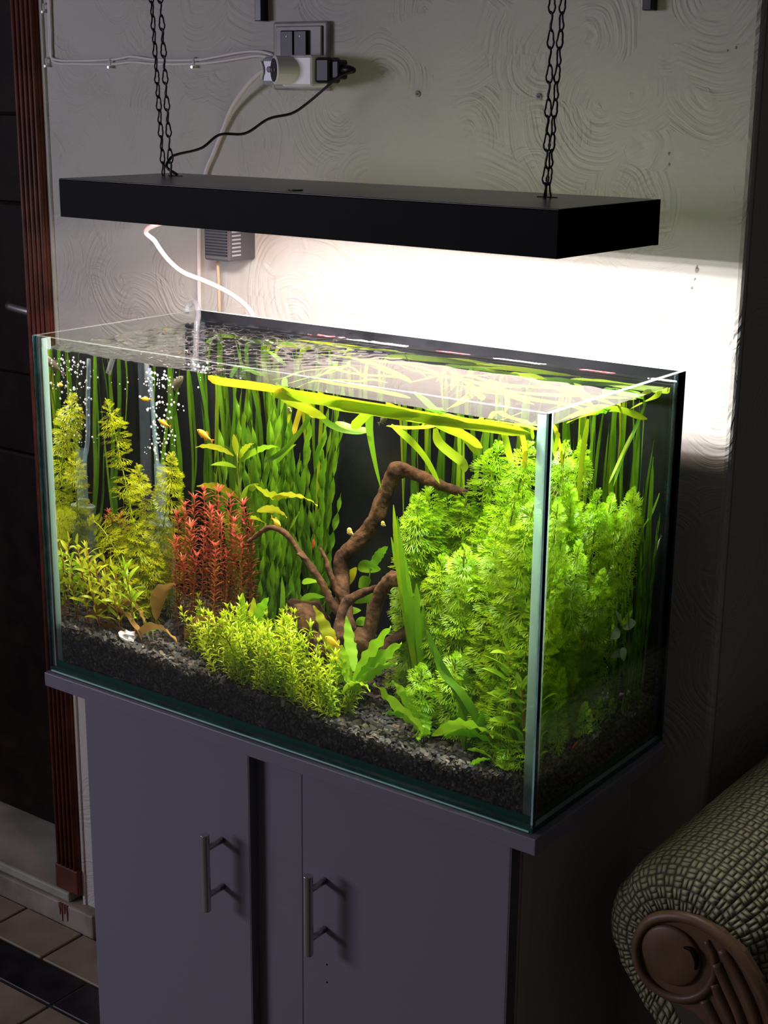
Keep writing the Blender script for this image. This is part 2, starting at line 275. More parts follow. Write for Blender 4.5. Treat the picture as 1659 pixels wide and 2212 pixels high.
# ------------------------------------------------------------------ mesh helpers
class MB:
    def __init__(self): self.v = []; self.f = []; self.mi = []; self.cur = 0
    def face(self, *idx): self.f.append(tuple(idx)); self.mi.append(self.cur)
    def box(self, x0, x1, y0, y1, z0, z1):
        b = len(self.v)
        for z in (z0, z1):
            for x, y in ((x0, y0), (x1, y0), (x1, y1), (x0, y1)): self.v.append((x, y, z))
        for q in ((0, 3, 2, 1), (4, 5, 6, 7), (0, 1, 5, 4), (1, 2, 6, 5), (2, 3, 7, 6), (3, 0, 4, 7)): self.face(*[b + k for k in q])
        return self
    def tube(self, path, rad, n=8, cap=True, wob=0.0, flat=1.0):
        path = [Vector(p) for p in path]; m = len(path)
        if not hasattr(rad, '__len__'): rad = [rad] * m
        b = len(self.v); ref = None
        for i, p in enumerate(path):
            t = (path[min(i + 1, m - 1)] - path[max(i - 1, 0)])
            t = t.normalized() if t.length > 1e-9 else Vector((0, 0, 1))
            if ref is None:
                ref = t.orthogonal().normalized()
            ref = (ref - t * ref.dot(t)).normalized(); s = t.cross(ref)
            for k in range(n):
                a = 2 * math.pi * k / n; rr = rad[i]
                if wob: rr *= 1 + wob * noise.noise(p * 60 + Vector((math.cos(a), math.sin(a), 0)) * 1.3)
                self.v.append(tuple(p + ref * (rr * math.cos(a)) + s * (rr * flat * math.sin(a))))
        for i in range(m - 1):
            for k in range(n):
                k2 = (k + 1) % n; self.face(b + i * n + k, b + i * n + k2, b + (i + 1) * n + k2, b + (i + 1) * n + k)
        if cap:
            self.face(*[b + k for k in reversed(range(n))]); self.face(*[b + (m - 1) * n + k for k in range(n)])
        return self
    def ribbon(self, path, widths, side=Vector((1, 0, 0)), twist=lambda t: 0.0, crease=0.0):
        path = [Vector(p) for p in path]; m = len(path); b = len(self.v)
        for i, p in enumerate(path):
            t = (path[min(i + 1, m - 1)] - path[max(i - 1, 0)]).normalized()
            s = side - t * side.dot(t)
            if s.length < 1e-4: s = t.orthogonal()
            s.normalize(); n = t.cross(s); a = twist(i / (m - 1)); c = s * math.cos(a) + n * math.sin(a); nn = t.cross(c); w = widths[i] / 2
            self.v += [tuple(p - c * w + nn * (crease * w)), tuple(p), tuple(p + c * w + nn * (crease * w))]
        for i in range(m - 1):
            q = b + i * 3
            self.face(q, q + 1, q + 4, q + 3); self.face(q + 1, q + 2, q + 5, q + 4)
        return self
    def mesh(self, name, mats, smooth=False):
        me = bpy.data.meshes.new(name); me.from_pydata(self.v, [], self.f)
        if not isinstance(mats, (list, tuple)): mats = [mats]
        for mm in mats: me.materials.append(M[mm] if isinstance(mm, str) else mm)
        if len(mats) > 1: me.polygons.foreach_set('material_index', self.mi)
        if smooth: me.polygons.foreach_set('use_smooth', [True] * len(me.polygons))
        me.update(); return me
    def build(self, name, mats, parent=None, smooth=False, bevel=0.0):
        o = link(name, self.mesh(name, mats, smooth), parent)
        if bevel: bv(o, bevel)
        return o
def link(name, me, parent=None, mat=None):
    o = bpy.data.objects.new(name, me); col.objects.link(o)
    if parent: o.parent = parent
    if mat is not None: o.matrix_local = mat
    return o
def bv(o, w, seg=2):
    b = o.modifiers.new('bevel', 'BEVEL'); b.width = w; b.segments = seg; b.limit_method = 'ANGLE'; b.angle_limit = 0.6; return o
def tag(o, label, cat=None, group=None, kind=None):
    o['label'] = label
    if cat: o['category'] = cat
    if group: o['group'] = group
    if kind: o['kind'] = kind
    return o
def empty(name, loc, label, cat, group=None, kind=None):
    e = bpy.data.objects.new(name, None); e.empty_display_size = 0.02; e.location = loc; col.objects.link(e)
    return tag(e, label, cat, group, kind)
def frame_mat(p, z, spin=0.0, s=1.0):
    z = z.normalized(); x = z.orthogonal().normalized(); y = z.cross(x)
    m = Matrix((x, y, z)).transposed() @ Matrix.Rotation(spin, 3, 'Z') * s
    m4 = m.to_4x4(); m4.translation = p; return m4
def bez(a, b, c, n):
    return [a * (1 - t) ** 2 + b * (2 * t * (1 - t)) + c * t * t for t in [i / (n - 1) for i in range(n)]]
def smoothpath(pts, n=6):
    """Catmull-Rom through the points"""
    P = [Vector(p) for p in pts]; P = [P[0] * 2 - P[1]] + P + [P[-1] * 2 - P[-2]]; out = []
    for i in range(1, len(P) - 2):
        for k in range(n):
            t = k / n; a, b, c, d = P[i - 1:i + 3]
            out.append(0.5 * ((2 * b) + (c - a) * t + (2 * a - 5 * b + 4 * c - d) * t * t + (3 * b - a - 3 * c + d) * t ** 3))
    out.append(P[-2]); return out
def lathe(mb, prof, n=16, c=Vector((0, 0, 0)), axis=Vector((0, 0, 1))):
    x = axis.orthogonal().normalized(); y = axis.cross(x); b = len(mb.v)
    for r, h in prof:
        for k in range(n):
            a = 2 * math.pi * k / n; mb.v.append(tuple(c + axis * h + x * (r * math.cos(a)) + y * (r * math.sin(a))))
    for i in range(len(prof) - 1):
        for k in range(n):
            k2 = (k + 1) % n; mb.face(b + i * n + k, b + i * n + k2, b + (i + 1) * n + k2, b + (i + 1) * n + k)
    mb.face(*[b + k for k in reversed(range(n))]); mb.face(*[b + (len(prof) - 1) * n + k for k in range(n)])
    return mb
#@@SETTING
# ------------------------------------------------------------------ the setting
XR = 0.768                                             # outer corner of the wall
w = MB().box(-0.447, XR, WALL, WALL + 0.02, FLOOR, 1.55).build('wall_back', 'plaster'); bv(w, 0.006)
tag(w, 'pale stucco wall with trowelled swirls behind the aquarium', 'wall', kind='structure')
w = MB().box(XR - 0.08, XR - 0.0005, WALL + 0.02, 2.2, FLOOR, 1.55).build('wall_right', 'plaster_shaded'); tag(w, 'shaded stucco side of the wall beyond the corner', 'wall', kind='structure')
w = MB().box(XR, 3.2, 2.2, 2.3, FLOOR, 1.55).build('wall_rear', 'rear_wall_dimmed'); tag(w, 'dark far wall of the niche behind the sofa', 'wall', kind='structure')
fl = MB().box(-1.6, 3.2, -2.2, 2.3, FLOOR - 0.06, FLOOR - 0.004).build('floor', 'grout'); tag(fl, 'beige tiled floor with a black granite border strip', 'floor', kind='structure')
def tiles(xs, y0, y1, mat, gap=0.003):
    for x0, x1 in zip(xs[:-1], xs[1:]):
        bv(MB().box(x0 + gap, x1 - gap, y0 + gap, y1 - gap, FLOOR - 0.012, FLOOR + U(-0.0012, 0.0)).build('tile', mat, fl), 0.0015, 1)
tiles([-1.2 + 0.155 * k for k in range(10)], 0.30, 0.405, 'tile')
tiles([-1.2 + 0.45 * k for k in range(5)], 0.213, 0.30, 'tile_black')
for j in range(4): tiles([-1.2 + 0.3 * k for k in range(9)], 0.213 - 0.3 * (j + 1), 0.213 - 0.3 * j, 'tile')
# raised stone plinth and marble threshold in the doorway
st = MB().box(-1.5, -0.40, 0.405, 0.58, FLOOR - 0.01, -0.712).build('baseboard_left', 'riser', bevel=0.004); tag(st, 'worn stone plinth below the doorway, red paint run down it', 'plinth', kind='structure')
for x_, z_ in ((-0.487, -0.738), (-0.481, -0.750), (-0.474, -0.733), (-0.467, -0.746)): MB().tube([(x_, 0.4052, -0.713), (x_ + 0.001, 0.4050, (z_ - 0.713) / 2), (x_, 0.4052, z_)], [0.004, 0.0026, 0.0016], 8, flat=0.4).build('paint_run', 'frame', st, smooth=True)
th = MB().box(-1.5, -0.47, 0.412, 0.60, -0.7121, -0.692).build('trim_1', 'marble', bevel=0.004); tag(th, 'pale marble threshold slab in front of the dark door', 'threshold', kind='structure')
# fluted door frame
fr = empty('trim_2', (-0.473, WALL, -0.69), 'fluted red-brown wooden door frame beside the stucco wall', 'door frame', kind='structure')
MB().box(-0.033, 0.025, -0.010, 0.14, 0.012, 2.25).build('frame_board', 'frame', fr, bevel=0.002)
for k in range(5):
    x = -0.026 + k * 0.0112
    MB().tube([(x, -0.011, 0.012), (x, -0.011, 1.2), (x, -0.011, 2.25)], 0.0046, 10).build('flute', 'frame', fr, smooth=True)
MB().box(-0.034, 0.027, -0.016, 0.0, 0.0, 0.05).build('foot_block', 'frame', fr, bevel=0.003)
# wall edge bead (thin pale plaster strip against the frame)
eb = MB().box(-0.4475, -0.440, WALL - 0.004, WALL + 0.002, FLOOR, 1.55).build('trim_3', 'plaster', bevel=0.0015); tag(eb, 'thin pale plaster edge between wall and door frame', 'edge strip', kind='structure')
# the door
dr = empty('door_1', (-0.95, 0.575, -0.69), 'dark brown panelled wooden door with a metal lever handle', 'door', kind='structure')
MB().box(-0.45, 0.45, 0.0, 0.04, 0.003, 2.2).build('door_leaf', 'door', dr, bevel=0.002)
for z0, z1 in ((0.14, 0.78), (0.93, 1.25), (1.4, 2.05)):
    for x0, x1 in ((-0.36, -0.05), (0.06, 0.37)):
        p = MB()
        p.box(x0, x1, -0.012, 0.002, z0, z1).build('door_panel', 'door', dr, bevel=0.010)
hd = MB(); hx = 0.355; hz = 1.060
lathe(hd, [(0.022, 0.0), (0.022, -0.006), (0.010, -0.008), (0.010, -0.045)], 14, Vector((hx, 0.0, hz)), Vector((0, 1, 0)))
hd.tube(smoothpath([(hx, -0.04, hz), (hx - 0.02, -0.046, hz), (hx - 0.055, -0.046, hz + 0.002), (hx - 0.095, -0.042, hz + 0.005)], 4), 0.0085, 10)
hd.build('door_handle', 'steel', dr, smooth=True)

# ------------------------------------------------------------------ cabinet
cb = empty('aquarium_cabinet', (0.385, 0.15, FLOOR), 'grey-white two-door aquarium cabinet standing under the tank', 'cabinet')
def cbox(name, x0, x1, y0, y1, z0, z1, mat, bev=0.0015, parent=None):
    p = parent or cb; L = Vector((0.385, 0.15, FLOOR))
    return MB().box(x0 - L.x, x1 - L.x, y0 - L.y, y1 - L.y, z0 - L.z, z1 - L.z).build(name, mat, p, bevel=bev)
cbox('top_board', -0.003, 0.771, -0.008, 0.298, -0.0205, -0.001, 'cabinet', 0.0012)
cbox('side_panel', 0.053, 0.069, 0.030, 0.29, FLOOR, -0.0205, 'cabinet')
cbox('side_panel', 0.716, 0.732, 0.030, 0.29, FLOOR, -0.0205, 'cabinet_side')
cbox('edge_strip', 0.7322, 0.7350, 0.031, 0.050, FLOOR, -0.0205, 'cabinet_side', 0.0006)
cbox('centre_stile', 0.345, 0.445, 0.026, 0.040, FLOOR, -0.0205, 'cabinet')
cbox('backing_board', 0.069, 0.716, 0.28, 0.29, FLOOR, -0.0205, 'cabinet_side')
cbox('plinth_board', 0.069, 0.716, 0.034, 0.044, FLOOR, FLOOR + 0.06, 'cabinet')
def cdoor(x0, x1, hx, edge_right):
    d = cbox('cabinet_door', x0, x1, 0.010, 0.026, FLOOR + 0.06, -0.030, 'cabinet', 0.0012)
    if edge_right: cbox('edge_band_gap_shade', x1, x1 + 0.0012, 0.0105, 0.0258, FLOOR + 0.06, -0.030, 'edge_gap_shade', 0, d)
    L = Vector((0.385, 0.15, FLOOR)); h = MB(); y = -0.022
    h.tube([Vector((hx, y, -0.140)) - L, Vector((hx, y, -0.247)) - L], 0.0060, 16)
    h.build('handle', 'steel', d, smooth=False, bevel=0.0006)
    for z in (-0.1605, -0.2265):
        q = MB(); q.tube([Vector((hx, y, z)) - L, Vector((hx, 0.010, z)) - L], 0.0045, 14); q.build('handle_post', 'steel', d, smooth=True)
cdoor(0.0545, 0.348, 0.302, True)
cdoor(0.4345, 0.730, 0.470, True)
cbox('edge_band_gap_shade', 0.4330, 0.4344, 0.0098, 0.0258, FLOOR + 0.06, -0.030, 'edge_gap_shade', 0)  # dark strip standing in for the shadow line between stile and door
for z in (-0.275, -0.30):
    lathe(MB(), [(0.0012, 0), (0.0012, 0.0008)], 8, Vector((0.473, 0.0095, z)) - Vector((0.385, 0.15, FLOOR)), Vector((0, 1, 0))).build('screw_hole', 'black_paint', cb)

# ------------------------------------------------------------------ glass tank
tk = empty('aquarium_tank', (0, 0, 0), 'rectangular frameless glass aquarium with black back on the cabinet', 'aquarium')
def pane(name, x0, x1, y0, y1, z0, z1, thin, top='glass_edge', ends='glass_edge'):
    """glass slab; its two large faces are clear, the cut edges aqua"""
    b = MB().box(x0, x1, y0, y1, z0, z1)
    # faces: bottom, top, y0, x1, y1, x0
    e = 1; big = {'y': (2, 4), 'x': (3, 5), 'z': (0, 1)}[thin]
    b.mi = [0 if i in big else (2 if i in (0, 1) else 1) for i in range(6)]
    return b.build(name, ['glass', ends, top], tk)
pane('glass_pane', 0, W, 0, GT, 0.006, H, 'y', 'rim', 'glass_edge_dark')
pane('glass_pane', 0, GT, GT, D - GT, 0.006, H, 'x', 'rim')
pane('glass_pane', W - GT, W, GT, D - GT, 0.006, H, 'x', 'rim_bright')
bp = MB().box(0, W, D - GT, D, 0.006, H); bp.mi = [1, 1, 0, 2, 0, 2]
bp.build('black_backed_pane', ['back_black', 'glass_edge', 'glass_edge_dark'], tk)
b = MB().box(0, W, 0, D, 0.0, 0.0059); b.build('base_pane', 'glass_base', tk)
MB().box(0.004, W - 0.004, -0.0012, 0.0, 0.0004, 0.0022).build('edge_highlight_strip', 'edge_highlight', tk)  # pale strip imitating the line of light along the bottom glass edge
# silicone seams, each bead its own piece
def seam(x0, x1, y0, y1, z0, z1, m='silicone'): MB().box(x0, x1, y0, y1, z0, z1).build('silicone_seam', m, tk)
e = 0.0075
q = 0.0081; q2 = 0.0096
seam(W - 0.0175, W - q, q, q2, 0.012, H - 0.004)
seam(W - q2, W - q, q2, 0.023, 0.012, H - 0.004)
seam(q, 0.017, q, q2, 0.012, H - 0.004)
seam(q, q2, q2, 0.022, 0.012, H - 0.004)
seam(GT, e, D - 0.016, D - GT, 0.012, WL, 'silicone_back')
seam(W - e, W - GT, D - 0.014, D - GT, 0.012, H - 0.004, 'silicone_back')
seam(e, 0.018, D - 0.0072, D - GT, 0.012, WL, 'silicone_back')
seam(GT, W - GT, GT, e, 0.006, 0.015, 'silicone_low')
seam(W - e, W - GT, e, D - GT, 0.006, 0.015, 'silicone_low')
seam(GT, e, e, D - GT, 0.006, 0.015, 'silicone_low')

# gravel height
def gh(x, y):
    f = [(0, 0.064), (0.12, 0.066), (0.25, 0.061), (0.43, 0.050), (0.60, 0.042), (0.76, 0.051)]
    h = f[-1][1]
    for (a, ha), (b_, hb) in zip(f[:-1], f[1:]):
        if a <= x <= b_: h = ha + (hb - ha) * (x - a) / (b_ - a); break
    k = max(0, min(1, y / 0.29))
    return h + 0.014 * k * (1 - 0.4 * (x / W)) + 0.004 * noise.noise(Vector((x * 18, y * 18, 3)))

# water: refracting sides, gently rippled surface with a meniscus along the glass
def wave(x, y):
    l = max(0.0, 1 - (math.hypot(x - 0.06, (y - 0.24)) / 0.36))
    h = 0.0030 * l * noise.noise(Vector((x * 75, y * 75, 0))) * 2 + 0.0010 * l * noise.noise(Vector((x * 150, y * 150, 7)))
    h += 0.00011 * noise.noise(Vector((x * 38, y * 38, 5))) + 0.00009 * noise.noise(Vector((x * 14, y * 14, 9)))
    return h
wx0, wx1, wy0, wy1 = 0.0078, W - 0.0078, 0.0078, D - GT - 0.0003
mb = MB(); nx, ny = 300, 110
men = lambda d: 0.0042 * max(0.0, 1 - d / 0.0042) ** 2
xs = [wx0 + (wx1 - wx0) * i / nx for i in range(nx + 1)]
ys = [wy0 + (wy1 - wy0 - 0.0045) * j / ny for j in range(ny + 1)] + [wy1 - 0.0045 * (1 - k / 9) for k in range(1, 10)]
for yy in ys:
    for x in xs: mb.v.append((x, yy, WL + wave(x, yy) * (1 if wy1 - yy > 0.02 else 0.4) + men(wy1 - yy)))
n1 = nx + 1; mb.cur = 1
for j in range(len(ys) - 1):
    for i in range(nx): mb.face(j * n1 + i, j * n1 + i + 1, (j + 1) * n1 + i + 1, (j + 1) * n1 + i)
mb.cur = 0
def side_strip(top, bottom_z, flip):
    bs = len(mb.v)
    for t in top: mb.v.append((mb.v[t][0], mb.v[t][1], bottom_z))
    bt = len(mb.v)
    for t in top: mb.v.append(mb.v[t])
    for k in range(len(top) - 1):
        q = (bs + k, bs + k + 1, bt + k + 1, bt + k); mb.face(*(q if not flip else q[::-1]))
side_strip([i for i in range(n1)], 0.0062, False)
side_strip([j * n1 + nx for j in range(len(ys))], 0.0062, False)
side_strip([j * n1 for j in range(len(ys))], 0.0062, True)
wa = mb.build('water', ['water_side', 'water_top'])
wa.data.polygons.foreach_set('use_smooth', [i == 1 for i in mb.mi])
tag(wa, 'clear water filling the aquarium, rippled near the air stones', 'water', kind='stuff')
#@@FIXTURES
# ------------------------------------------------------------------ hanging light hood
HW, HD, HH = 0.754, 0.195, 0.048
hood = empty('light_hood', (-0.003, 0.060, 0.602), 'long flat black box light hood hanging on chains above the tank', 'lamp')
hood.rotation_euler = (0, -0.0047, -0.0477)
HM = Matrix.Translation(hood.location) @ hood.rotation_euler.to_matrix().to_4x4()
t_ = 0.0016
MB().box(0, HW, 0, HD, HH - t_, HH).build('top_panel', 'black_top', hood, bevel=0.0006)
MB().box(0, HW, -0.0004, t_, 0, HH - t_).build('side_panel', 'black_paint', hood, bevel=0.0005)
MB().box(0, HW, HD - t_, HD, 0, HH - t_).build('side_panel', 'black_paint', hood, bevel=0.0005)
MB().box(-0.0004, t_, t_, HD - t_, 0, HH - t_).build('side_panel', 'black_paint', hood, bevel=0.0005)
MB().box(HW - t_, HW + 0.0004, t_, HD - t_, 0, HH - t_).build('side_panel', 'black_paint', hood, bevel=0.0005)
MB().box(HW, HW + 0.0012, HD - 0.008, HD + 0.0006, 0.0, HH).build('corner_strip', 'black_paint', hood)
LP = 0.026                                              # height of the diode board inside the hood
MB().box(t_, HW - t_, t_, HD - t_, LP, LP + 0.002).build('inner_board', 'white_reflector', hood)
lathe(MB(), [(0.0085, 0), (0.0085, 0.0012), (0.006, 0.0013)], 18, Vector((0.381, 0.030, HH))).build('grommet', 'black_plastic', hood)
for xa, xb, kind in ((0.03, 0.065, 'led_red'), (0.112, 0.205, 'led_white'), (0.262, 0.312, 'led_red'), (0.36, 0.436, 'led_white'), (0.494, 0.544, 'led_red'), (0.598, 0.722, 'led_white_right')):
    md = MB().box(xa - 0.004, xb + 0.004, 0.050, 0.122, LP - 0.003, LP - 0.0002).build('led_module', 'white_plastic', hood)
    for r in range(3):
        s = MB(); y = 0.060 + r * 0.022; nled = max(3, int((xb - xa) / 0.009)); dx = (xb - xa) / nled
        for k in range(nled):
            x = xa + dx * (k + 0.5)
            a = len(s.v); s.v += [(x - dx * 0.42, y, LP - 0.0036), (x - dx * 0.42, y + 0.0075, LP - 0.0036), (x + dx * 0.42, y + 0.0075, LP - 0.0036), (x + dx * 0.42, y, LP - 0.0036)]
            s.face(a, a + 1, a + 2, a + 3)
        s.build('diode_row', kind, md)

# ------------------------------------------------------------------ chains
def linkmesh():
    m = MB(); pts = []
    for k in range(20):
        a = 2 * math.pi * k / 20; x = 0.0038 * math.cos(a) * (1.0 if math.sin(a) < 0 else 0.72); z = 0.0098 * math.sin(a)
        pts.append((x, 0.0008 * math.sin(3 * a), z))
    m.tube(pts + [pts[0]], 0.00105, 6, cap=False); return m.mesh('chain_link', 'black_metal', True)
LINK = linkmesh()
def chain(a, b, label, ph=0.0):
    a, b = Vector(a), Vector(b)
    e = empty('hanging_chain', a, label, 'chain', 'black chains holding the light hood')
    d = (b - a); n = int(d.length / 0.0165); rot = d.to_track_quat('Z', 'Y').to_matrix().to_4x4()
    for k in range(n):
        p = d * ((k + 0.5) / n)
        link('chain_link', LINK, e, Matrix.Translation(p) @ rot @ Matrix.Rotation(ph + (k % 2) * 1.45 + U(-0.2, 0.2), 4, 'Z'))
top = HM @ Vector((0, 0, HH))
hl = HM @ Vector((0.064, 0.139, HH)); hr = HM @ Vector((0.652, 0.135, HH))
def up_to(p, px, py):                                   # where the strand leaves the frame, same depth
    q = at(px, py, p.y); return p + (q - p) * 1.35
pl1 = at(354, 380, hl.y); pl2 = at(370, 379, hl.y); pr = at(1177, 433, hr.y)
chain(pl1, up_to(pl1, 327, -5), 'left strand of the black chain at the left end of the hood', 0.3)
chain(pl2, up_to(pl2, 346, -5), 'right strand of the black chain at the left end of the hood', 0.9)
chain(pr, up_to(pr, 1193, -5), 'left strand of the black chain at the right end of the hood', 0.5)
chain(pr + Vector((0.001, 0.004, 0.0)), up_to(pr, 1212, -5) + Vector((0, 0.004, 0)), 'right strand of the black chain at the right end of the hood', 1.2)
MB().box(0.640, 0.664, 0.132, 0.136, HH, HH + 0.0008).build('chain_slot', 'black_paint', hood)
MB().box(0.054, 0.078, 0.137, 0.141, HH, HH + 0.0008).build('chain_slot', 'black_paint', hood)

# ------------------------------------------------------------------ things on the wall
def wl(px, py, off=0.0): return at(px, py, WALL - off)
# brackets entering at the top
for (px, py, lb) in ((565, 46, 'black metal bracket on the wall above the switch, near the left chain'), (1403, 23, 'black metal bracket at the top of the wall, right of the right chain')):
    p = wl(px, py, 0.008)
    o = empty('shelf_bracket', (p.x, WALL, p.z), lb, 'bracket', 'black brackets at the top of the wall')
    MB().box(-0.006, 0.006, -0.016, 0.0, 0, 0.30).build('upright', 'black_metal', o, bevel=0.001)
    MB().box(-0.006, 0.006, -0.26, -0.0165, 0.28, 0.30).build('arm', 'black_metal', o, bevel=0.001)
    lathe(MB(), [(0.003, 0), (0.003, 0.002), (0.002, 0.003)], 10, Vector((0, -0.016, 0.16)), Vector((0, -1, 0))).build('bolt', 'steel', o)
# switch and socket plate
p0, p1 = wl(598, 48), wl(716, 196)
sw = empty('switch_plate', ((p0.x + p1.x) / 2, WALL, p1.z), 'grey wall plate with a black double rocker switch and socket', 'switch')
hw, hh = (p1.x - p0.x) / 2, p0.z - p1.z
MB().box(-hw, hw, -0.009, 0, 0, hh).build('plate', 'plate', sw, bevel=0.003)
MB().box(-hw + 0.008, hw - 0.008, -0.0125, -0.009, 0.006, hh - 0.006).build('inner_frame', 'plate', sw, bevel=0.0015)
for k in (0, 1):
    rk = MB().box(-0.028 + k * 0.0242, -0.005 + k * 0.0242, -0.018, -0.0125, hh - 0.052, hh - 0.012).build('rocker', 'black_plastic', sw, bevel=0.0015)
    lathe(MB(), [(0.0012, 0), (0.0011, 0.0006)], 8, Vector((-0.0165 + k * 0.0242, -0.018, hh - 0.020)), Vector((0, -1, 0))).build('indicator', 'grey_plastic', rk)
MB().box(-hw + 0.012, hw - 0.012, -0.016, -0.0125, 0.006, hh - 0.058).build('socket_face', 'plate', sw, bevel=0.002)
# multi-plug adaptor
a0 = at(640, 152, WALL - 0.035)
ad = empty('multi_plug_adaptor', (a0.x, WALL - 0.02, a0.z), 'white multi-way plug adaptor with a round outlet in the wall socket', 'plug adaptor')
MB().box(-0.012, 0.044, -0.034, -0.0, -0.022, 0.020).build('body', 'white_plastic', ad, bevel=0.004)
MB().box(-0.052, -0.012, -0.030, -0.004, -0.020, 0.018).build('end_block', 'grey_plastic', ad, bevel=0.006)
dirn = Vector((-0.55, -0.83, 0)).normalized()
lathe(MB(), [(0.019, -0.012), (0.019, 0.022), (0.0165, 0.0232), (0.0160, 0.0232)], 26, Vector((0.002, -0.03, 0)), dirn).build('round_outlet', 'white_plastic', ad)
lathe(MB(), [(0.0155, 0.0232), (0.0155, 0.0240)], 24, Vector((0.002, -0.03, 0)), dirn).build('outlet_recess', 'black_plastic', ad)
for s in (-1, 1):
    c_ = Vector((0.002, -0.03, 0)) + dirn * 0.0240 + Vector((0.83, -0.55, 0)) * (s * 0.007)
    lathe(MB(), [(0.0024, 0), (0.0024, 0.0008)], 10, c_, dirn).build('pin_hole', 'steel', ad)
lathe(MB(), [(0.0042, 0), (0.0042, 0.0012), (0.003, 0.0014)], 14, Vector((-0.036, -0.030, 0.001)), Vector((0, -1, 0))).build('screw_boss', 'dark_plastic', ad)
MB().tube(smoothpath([(-0.050, -0.031, -0.012), (-0.046, -0.0315, 0.0), (-0.050, -0.031, 0.012)], 5), 0.0016, 6).build('moulded_rib', 'white_plastic', ad, smooth=True)
# black plug in its right side
b0 = Vector((a0.x + 0.0445, WALL - 0.037, a0.z))
bp_ = empty('black_plug', b0, 'small black plug in the right side of the white adaptor', 'plug')
MB().box(0, 0.026, -0.013, 0.013, -0.017, 0.017).build('plug_body', 'black_plastic', bp_, bevel=0.004)
MB().box(0.0262, 0.040, -0.010, 0.010, -0.012, 0.014).build('grip', 'black_plastic', bp_, bevel=0.003)
MB().tube([(0.038, 0, 0), (0.050, 0, 0.001), (0.058, -0.001, 0.0)], [0.008, 0.006, 0.004], 10).build('strain_relief', 'black_plastic', bp_, smooth=True)
def cable(name, pts, r, mat, label, n=7, group=None):
    o = MB().tube(smoothpath(pts, n), r, 10).build(name, mat, smooth=True); return tag(o, label, 'cable', group)
# black lamp cord: plug to the hood
pe = b0 + Vector((0.056, -0.001, 0))
cable('lamp_power_cable', [pe, at(735, 163, 0.38), at(712, 182, 0.375), at(665, 222, 0.37), at(630, 245, 0.36), at(580, 257, 0.34), at(530, 288, 0.32), at(475, 291, 0.30), at(435, 320, 0.27), at(385, 333, 0.23), at(370, 340, 0.215), at(360, 360, 0.205), HM @ Vector((0.058, 0.150, HH + 0.001))], 0.0019, 'black_plastic', 'thin black cord running from the black plug down to the hood')
# white cables
cable('white_cable', [at(575, 150, WALL - 0.035), at(556, 162, WALL - 0.03), at(530, 190, WALL - 0.02), at(500, 235, WALL - 0.010), at(478, 290, WALL - 0.005), at(460, 335, WALL - 0.0045), at(445, 372, WALL - 0.0045), at(434, 440, WALL - 0.0045), at(430, 510, WALL - 0.0045), at(430, 600, WALL - 0.0045), at(431, 672, WALL - 0.0045), at(432, 760, WALL - 0.0045)], 0.0034, 'white_cable', 'thick white cable from the adaptor down behind the hood and tank')
cable('white_cable', [HM @ Vector((0.130, 0.150, 0.024)), HM @ Vector((0.131, 0.150, 0.012)), at(322, 492, 0.225), at(335, 522, 0.235), at(362, 560, 0.255), at(395, 588, 0.28), at(440, 606, 0.305), at(485, 627, 0.33), at(520, 650, 0.345), at(541, 672, 0.345), at(556, 705, 0.34), at(562, 760, 0.335)], 0.0034, 'white_cable', 'white cable hanging from under the hood down behind the tank')
# wall wires with clips
for k, (dz, lb) in enumerate(((0.0012, 'upper of two thin white wires clipped along the wall'), (-0.0036, 'lower of two thin white wires clipped along the wall'))):
    pts = [wl(104, -30, 0.003), wl(105, 20, 0.003), wl(107, 70, 0.003), wl(108, 110, 0.003), wl(118, 130, 0.003), wl(170, 133, 0.003), wl(245, 130 + 3 * k, 0.003), wl(285, 124 + 5 * k, 0.003), wl(340, 131 + 2 * k, 0.003), wl(425, 131 + k, 0.003), wl(470, 124 + 4 * k, 0.003), wl(520, 115 + 5 * k, 0.003), wl(560, 113 + 2 * k, 0.003), wl(592, 121, 0.004)]
    pts = [p + Vector((0.0034 * k if i < 4 else 0, 0, dz if i >= 4 else 0)) for i, p in enumerate(pts)]
    cable('wall_wire', pts, 0.0022, 'white_cable', lb, 5, 'wires clipped to the wall')
for px, py, lb in ((104, 14, 'white cable clip high on the wall beside the door frame'), (110, 131, 'white cable clip at the corner where the wires turn'), (247, 133, 'white cable clip between the corner and the left chain'), (428, 132, 'white cable clip right of the left chain')):
    p = wl(px, py)
    o = empty('cable_clip', (p.x, WALL, p.z), lb, 'cable clip', 'white cable clips on the wall')
    m = MB(); m.tube([(-0.0045, 0, 0.0045), (-0.0045, -0.0052, 0.003), (-0.0045, -0.0062, 0), (-0.0045, -0.0052, -0.005), (-0.0045, 0, -0.0075)], 0.0018, 6); m.box(-0.0062, -0.003, -0.0055, 0, -0.008, -0.004)
    m.build('saddle', 'white_plastic', o)
    lathe(MB(), [(0.0014, 0), (0.0014, 0.009), (0.0022, 0.0095)], 8, Vector((-0.0046, 0, -0.0085)), Vector((0, -1, 0))).build('nail', 'steel', o)
